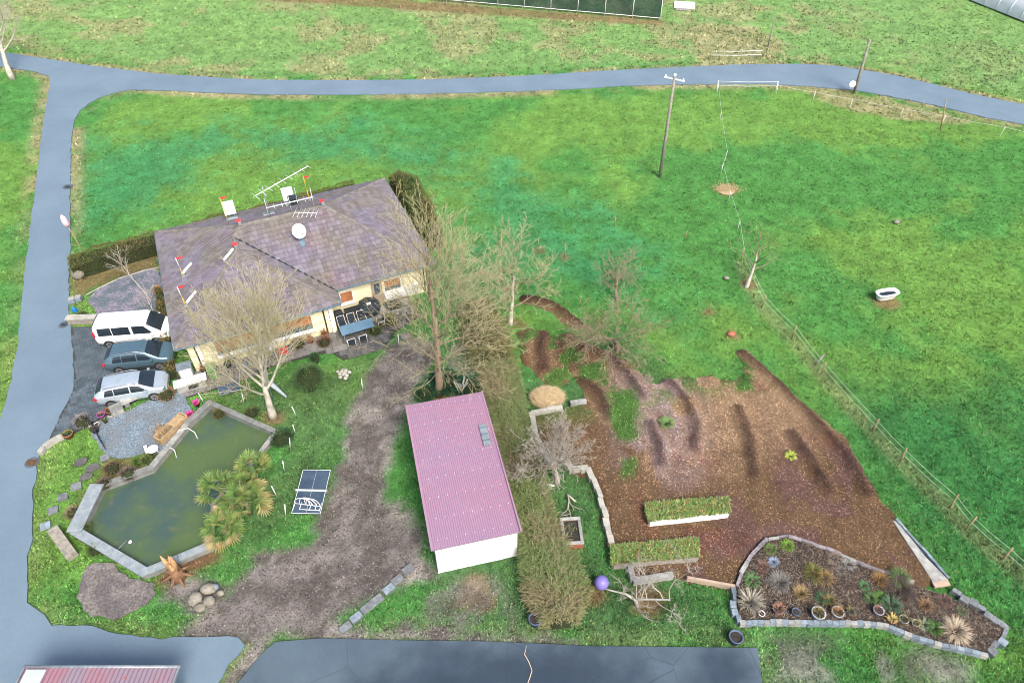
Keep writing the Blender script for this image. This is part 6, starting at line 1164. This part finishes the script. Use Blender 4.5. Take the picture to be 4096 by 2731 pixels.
hedge('clipped_hedge', 'tall clipped hedge along the right end of the bungalow', [[HL(19.0, 15.6), HL(19.7, 14.2), HL(19.6, 10.5), HL(19.2, 6.5)]], [1.6, 2.0, 1.9, 1.7], 1.9, (.09, .135, .035), 330, .14, .045, colmix=(.16, .13, .055))
BH = [(1985, 1490), (2010, 1600), (2050, 1760), (2095, 1930), (2140, 2110), (2190, 2270), (2225, 2400), (2245, 2510)]
bam = hedge('bamboo_hedge', 'long unclipped bamboo like grass hedge between the shed and the lawn', [[G(x, y) for x, y in BH]], [1.9, 1.7, 1.5, 1.5, 1.5, 2.0, 2.3, 1.2], 1.2, (.13, .17, .06), 420, .4, .035, (.5, 1.5), colmix=(.2, .17, .09), topw=.5)
hedge('scrub_hedge', 'dry yellowish scrub between the tall tree and the lawn', [[G(1900, 1230), G(1930, 1330), G(1970, 1430), G(1990, 1500)]], [1.8, 2.4, 2.4, 2.0], .9, (.17, .15, .06), 200, .3, .03, (.4, 1.4), colmix=(.1, .12, .04))
hedge('planted_strip', 'narrow strip of ochre plants along the left house wall behind the cars', [[HL(-.8, 9.0), HL(-.95, 5.0), HL(-.95, .5)]], .6, .75, (.2, .14, .06), 200, .2, .04, colmix=(.1, .12, .04))
# ---------------------------------------------------------------- poles, fences, far structures
def upole(px, py, tx, ty, lab, r_, arm, mat='wood_grey'):
    t = gthing('utility_pole', px, py, lab, 'pole'); h = zat(px, py, ty); tp = G(tx, ty, h) - t.location; m = MB(); m.tube([(0, 0, -.3), tp * .5, tp], [r_ * 1.2, r_, r_ * .8], 9); m.build('pole', mat, t)
    if arm:
        c = tp - Vector((0, 0, .35)); m = MB(); m.beam(c - Vector((.75, -.4, 0)), c + Vector((.75, -.4, 0)), .09, .09); m.build('crossarm', 'white_plastic', t)
        for k in (-1, 1): m = MB(); m.lathe([(.05, 0), (.07, .08), (.04, .16), (0, .17)], c + Vector((k * .65, -k * .35, .05)), 8); m.build('insulator', 'white_plastic', t)
        m = MB(); m.lathe([(.12, -.05), (.14, .03), (.05, .12), (0, .13)], tp, 10); m.build('cap', 'white_plastic', t)
    return t
upole(2640, 705, 2700, 300, 'tall slim utility pole with crossarm standing in the meadow', .13, True)
t = upole(3417, 372, 3480, 160, 'weathered wooden pole at the lane edge with a round white sign', .14, False); m = MB(); m.tube([(-.55, -.1, 1.0), (-.55, -.16, 1.02)], .32, 18); m.build('sign_disc', 'white_plastic', t); m = MB(); m.beam((0, 0, .95), (-.55, -.08, 1.0), .06, .06); m.build('sign_arm', 'metal_grey', t)
upole(3072, 185, 3103, 58, 'slim wooden post in the weedy patch across the lane', .07, False); upole(3765, 515, 3785, 397, 'thin wooden post beside the lane with fence tape', .06, False, 'wood_light')
t = gthing('flag_pole', 340, 1018, 'slim pole with a pale pink feather flag at the hedge end', 'flag'); h = 3.6; tp = G(262, 850, h) - t.location; tp = Vector((tp.x * .35 - .3, tp.y * .35, h)); m = MB(); m.tube([(0, 0, 0), tp * .7], .03, 6); m.build('pole', 'wood_light', t); m = MB(); m.tube([tp * .7, tp * .78, tp * .92, tp], [.05, .26, .2, .03], 8); pm('flag_pink', (.7, .35, .42), (.75, .6, .6), 3); m.build('flag', 'flag_pink', t)
def fence(name, lab, posts, h, wires, wr=.012, mat='wood_grey', r_=.05, tilt=True):
    P = GS(posts); t = thing(name, (P[0].x, P[0].y, 0), lab, 'fence'); rr = random.Random(int(posts[0][0])); tops = []
    for p in P:
        o = p - P[0]; dx = Vector((rr.uniform(-.06, .06), rr.uniform(-.06, .06), 0)) * tilt; m = MB(); m.tube([o + Vector((0, 0, -.1)), o + dx + Vector((0, 0, h))], [r_, r_ * .9], 7); m.build('post', mat, t); tops.append((o, dx))
    for z in wires:
        m = MB(); pts = []
        for i in range(len(tops)):
            o, dx = tops[i]; pts.append(o + dx + Vector((0, -.06, z)))
            if i < len(tops) - 1: o2, d2 = tops[i + 1]; pts.append((o + dx + o2 + d2) / 2 + Vector((0, -.06, z - .06)))
        m.tube(pts, wr, 4); m.build('wire', 'white_plastic', t)
    return t
fence('pasture_fence', 'wire pasture fence with wooden posts running down the right field', [(2965, 1040), (3048, 1228), (3168, 1350), (3285, 1495), (3490, 1721), (3601, 1841), (3799, 2028), (3865, 2113), (4010, 2235), (4200, 2400)], 1.15, (1.0, .6), .007, 'wood_light')
t = gthing('fence_post', 3261, 1457, 'old slanting fence post beside the pasture fence', 'post'); m = MB(); m.tube([(0, 0, -.1), (.35, .1, .85)], .06, 7); m.build('post', 'wood_grey', t); m = MB(); m.tube([(.35, .1, .85), (.36, .1, .87)], .065, 7); m.build('top', 'wood_light', t)
fence('tape_fence', 'thin electric tape fence crossing the meadow from the lane', [(2868, 372), (2880, 480), (2900, 640), (2885, 690), (2915, 800), (2950, 920), (2965, 1030)], .9, (.85,), .007, 'white_plastic', .02)
fence('tape_fence', 'electric tape fence along the near verge of the lane', [(2868, 372), (3105, 375), (3250, 405), (3400, 432), (3600, 470), (3765, 500), (4000, 545), (4250, 600)], 1.0, (.95,), .008, 'white_plastic', .025)
fence('tape_gate', 'white double tape gate at the lane opening', [(2866, 365), (3102, 368)], 1.15, (1.1, .65), .02, 'white_plastic', .04, False)
fence('tape_gate', 'white double bar gate across the lane in the weeds', [(2840, 240), (3040, 238)], 1.1, (1.0, .55), .03, 'wood_light', .06, False)
# netted orchard
a = G(1100, -52); b = G(2640, 82); nd = b - a; kn = 15
t = thing('net_enclosure', (b.x, b.y, 0), 'dark netted fruit enclosure with pale posts at the top of the slope', 'enclosure'); hN = 3.6; dn = nd.normalized(); back = Vector((-dn.y, dn.x, 0))
for i in range(kn + 1):
    p = a.lerp(b, i / kn) - b; m = MB(); m.tube([p + Vector((0, 0, -.2)), p + Vector((0, 0, hN))], .05, 6); m.build('post', 'white_plastic', t)
    if i < kn: q_ = a.lerp(b, (i + 1) / kn) - b; m = MB(); m.add([p + Vector((0, .05, .25)), q_ + Vector((0, .05, .25)), q_ + Vector((0, .05, hN)), p + Vector((0, .05, hN))], [(0, 1, 2, 3)]); m.add([p + back * 12 + Vector((0, 0, hN)), q_ + back * 12 + Vector((0, 0, hN)), q_ + Vector((0, .05, hN + .01)), p + Vector((0, .05, hN + .01))], [(0, 1, 2, 3)]); m.build('net_panel', 'net', t)
m = MB(); m.tube([a - b + Vector((0, 0, .25)), Vector((0, 0, .25))], .03, 5); m.build('lower_rail', 'white_plastic', t); m = MB(); m.add([(0, 0, .1), back * 12 + Vector((0, 0, .1)), back * 12 + Vector((0, 0, hN)), (0, 0, hN)], [(0, 1, 2, 3)]); m.build('end_net', 'net', t)
t = gthing('concrete_pad', 2738, 28, 'small white concrete pad beside the net enclosure corner', 'pad', rz=R(-10)); B('pad', 'white_paint', t, (0, .5, .02), (2.6, 2.2, .12)); B('ramp', 'pale_stone', t, (-.3, -.9, .0), (1.6, .7, .06))
# polytunnel
a = G(3870, 0); b = G(4096, 90); d = (b - a).normalized(); s = Vector((-d.y, d.x, 0)); s = s if s.x > 0 else -s; a = a - d * 25; b = b + d * 25; L = (b - a).length
t = thing('polytunnel', (a.x, a.y, 0), 'long pale plastic polytunnel at the upper right field corner', 'greenhouse'); V = []; ns = 12; nl = 34
for i in range(nl + 1):
    for j in range(ns + 1): th = math.pi * j / ns; V.append(d * (L * i / nl) + s * (4.0 - 4.0 * math.cos(th)) + Vector((0, 0, .1 + 2.9 * math.sin(th) ** .8)))
m = MB(); m.add(V, [(i * (ns + 1) + j, (i + 1) * (ns + 1) + j, (i + 1) * (ns + 1) + j + 1, i * (ns + 1) + j + 1) for i in range(nl) for j in range(ns)], True); m.build('film', 'film', t)
for i in range(nl + 1): m = MB(); m.tube([V[i * (ns + 1) + j] + Vector((0, 0, .03)) for j in range(ns + 1)], .05, 5); m.build('hoop', 'white_plastic', t)
# bathtub trough in the field
t = gthing('bathtub', 3540, 1192, 'old white bathtub used as a water trough in the right field', 'bathtub', rz=R(14))
def ringp(lx, ly, z, n_=28): return [(lx * (abs(math.cos(a)) ** .6) * (1 if math.cos(a) > 0 else -1), ly * (abs(math.sin(a)) ** .6) * (1 if math.sin(a) > 0 else -1), z) for a in (2 * math.pi * k / n_ for k in range(n_))]
rs = [ringp(.7, .28, .05), ringp(.84, .38, .5), ringp(.9, .44, .55), ringp(.88, .42, .57), ringp(.72, .27, .56), ringp(.62, .2, .2)]; m = MB(); V = [p for r_ in rs for p in r_]; m.add(V, [(i * 28 + k, i * 28 + (k + 1) % 28, (i + 1) * 28 + (k + 1) % 28, (i + 1) * 28 + k) for i in range(5) for k in range(28)] + [tuple(5 * 28 + k for k in range(28))], True); m.build('tub', 'white_plastic', t)
m = MB(); m.add(ringp(.68, .24, .42), [tuple(range(28))]); m.build('water', 'car_glass', t)
for i in (-1, 1): B('foot', 'brick_red', t, (i * .5, 0, .03), (.2, .5, .1))
for px, py, lab, r_ in ((2925, 1338, 'reddish brown rock on the lawn near the pasture fence', .3), (3585, 890, 'pale field stone lying in the right meadow', .28), (2905, 1115, 'small grey rock in the grass beside the pruned tree', .22)): t = gthing('field_stone', px, py, lab, 'stone'); m = MB(); m.blob((0, 0, .08), (r_, r_ * .75, r_ * .55), 10, 7, .1, px); m.build('rock', 'brick_red' if 'red' in lab else 'boulder', t)
t = gthing('hay_patch', 2905, 757, 'flattened patch of pale hay in the meadow by the tape fence', 'hay'); k = 700; P = np.column_stack([rng.normal(0, .55, k), rng.normal(0, .35, k), rng.uniform(0, .1, k)]); blades('hay', P, rng.uniform(.2, .4, k), .03, rng.uniform(1.1, 1.55, k), rng.uniform(0, 6.28, k), (.42, .33, .17), 'litter', t)['kind'] = 'stuff'; m = MB(); m.lathe([(.8, -.05), (.5, .04), (0, .06)], n=12); m.build('mat', 'straw', t)
t = gthing('lane_drain', 272, 748, 'dark patched drain hollow at the lane edge by the meadow', 'drain'); m = MB(); m.lathe([(0, .03), (.3, .03), (.4, .04), (.45, .02)], n=16); m.build('rim', 'hex_paver', t); B('grate', 'metal_dark', t, (0, -.05, .04), (.4, .3, .03))
t = gthing('lane_drain', 128, 1850, 'rusty drain grate at the lane edge beside the white kerb', 'drain'); m = MB(); m.lathe([(0, .03), (.3, .03), (.36, .04), (.4, .02)], n=16); m.build('rim', 'hex_paver', t); B('grate', 'wood_dark', t, (0, 0, .045), (.55, .4, .03))
# ---------------------------------------------------------------- grass blades
k = 175000; px = rng.uniform(-500, 4600, k); py = rng.uniform(-120, 3000, k)
u = (px - 2048) / FPX; v = (py - 1365.5) / FPX; cT, sT = math.cos(TH), math.sin(TH); tt_ = CAM_H / (sT + v * cT); x = u * tt_; y = (cT - v * sT) * tt_
tone = rng.choice([.4, .8, 1.15, 1.7], k, p=[.24, .34, .28, .14]); nb = 5
x = np.repeat(x, nb) + rng.normal(0, .07, k * nb); y = np.repeat(y, nb) + rng.normal(0, .07, k * nb); tone = np.repeat(tone, nb)
ok = (x > GX0) & (x < GX1) & (y > GY0) & (y < GY1); x, y, tone = x[ok], y[ok], tone[ok]
g = samp(grassy, x, y); dm = samp(sd_mulch, x, y); ok = (rng.uniform(0, 1, len(x)) < g) & (dm > -.15 + .3 * rng.uniform(-1, 1, len(x))); x, y, tone = x[ok], y[ok], tone[ok]; k = len(x)
c = samp(col, x, y); dr = samp(dry, x, y); fs_ = samp(farstrip, x, y); z = -.05 - .07 * fbm(x, y, .25, 21) - .03 * fbm(x, y, 1.3, 22)
lng = np.where(fs_ < 0, 1.4, 1.0) * (1 + .5 * dr); hgt = rng.uniform(.08, .17, k) * lng
pal = c * tone[:, None] * rng.uniform(.8, 1.2, k)[:, None]; yl = rng.uniform(0, 1, k) < (.05 + .25 * dr); pal[yl] = pal[yl] * .4 + np.array((.2, .18, .085))
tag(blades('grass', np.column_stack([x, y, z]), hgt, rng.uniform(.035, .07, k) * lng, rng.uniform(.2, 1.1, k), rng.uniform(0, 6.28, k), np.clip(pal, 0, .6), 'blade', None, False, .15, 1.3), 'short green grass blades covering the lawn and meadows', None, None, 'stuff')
k = 60000; xs_ = [p.x for p in DIRT]; ys_ = [p.y for p in DIRT]; x = rng.uniform(min(xs_), max(xs_) + 8, k); y = rng.uniform(min(ys_), max(ys_), k); ok = rng.uniform(0, 1, k) < samp(dirtw, x, y) * .8 * (samp(sd_road, x, y) > .05) * (samp(sd_bare, x, y) > .1); x, y = x[ok], y[ok]; k = len(x)
tag(blades('dirt_crumbs', np.column_stack([x, y, -.02 - .07 * fbm(x, y, .25, 21)]), rng.uniform(.05, .13, k), rng.uniform(.03, .07, k), rng.uniform(.9, 1.5, k), rng.uniform(0, 6.28, k), np.array([(.07, .06, .052), (.15, .13, .12), (.3, .27, .24), (.1, .13, .06)])[rng.choice(4, k, p=[.36, .3, .22, .12])], 'litter', None, False, .25), 'earth crumbs and dead leaves on the bare dirt track', None, None, 'stuff')
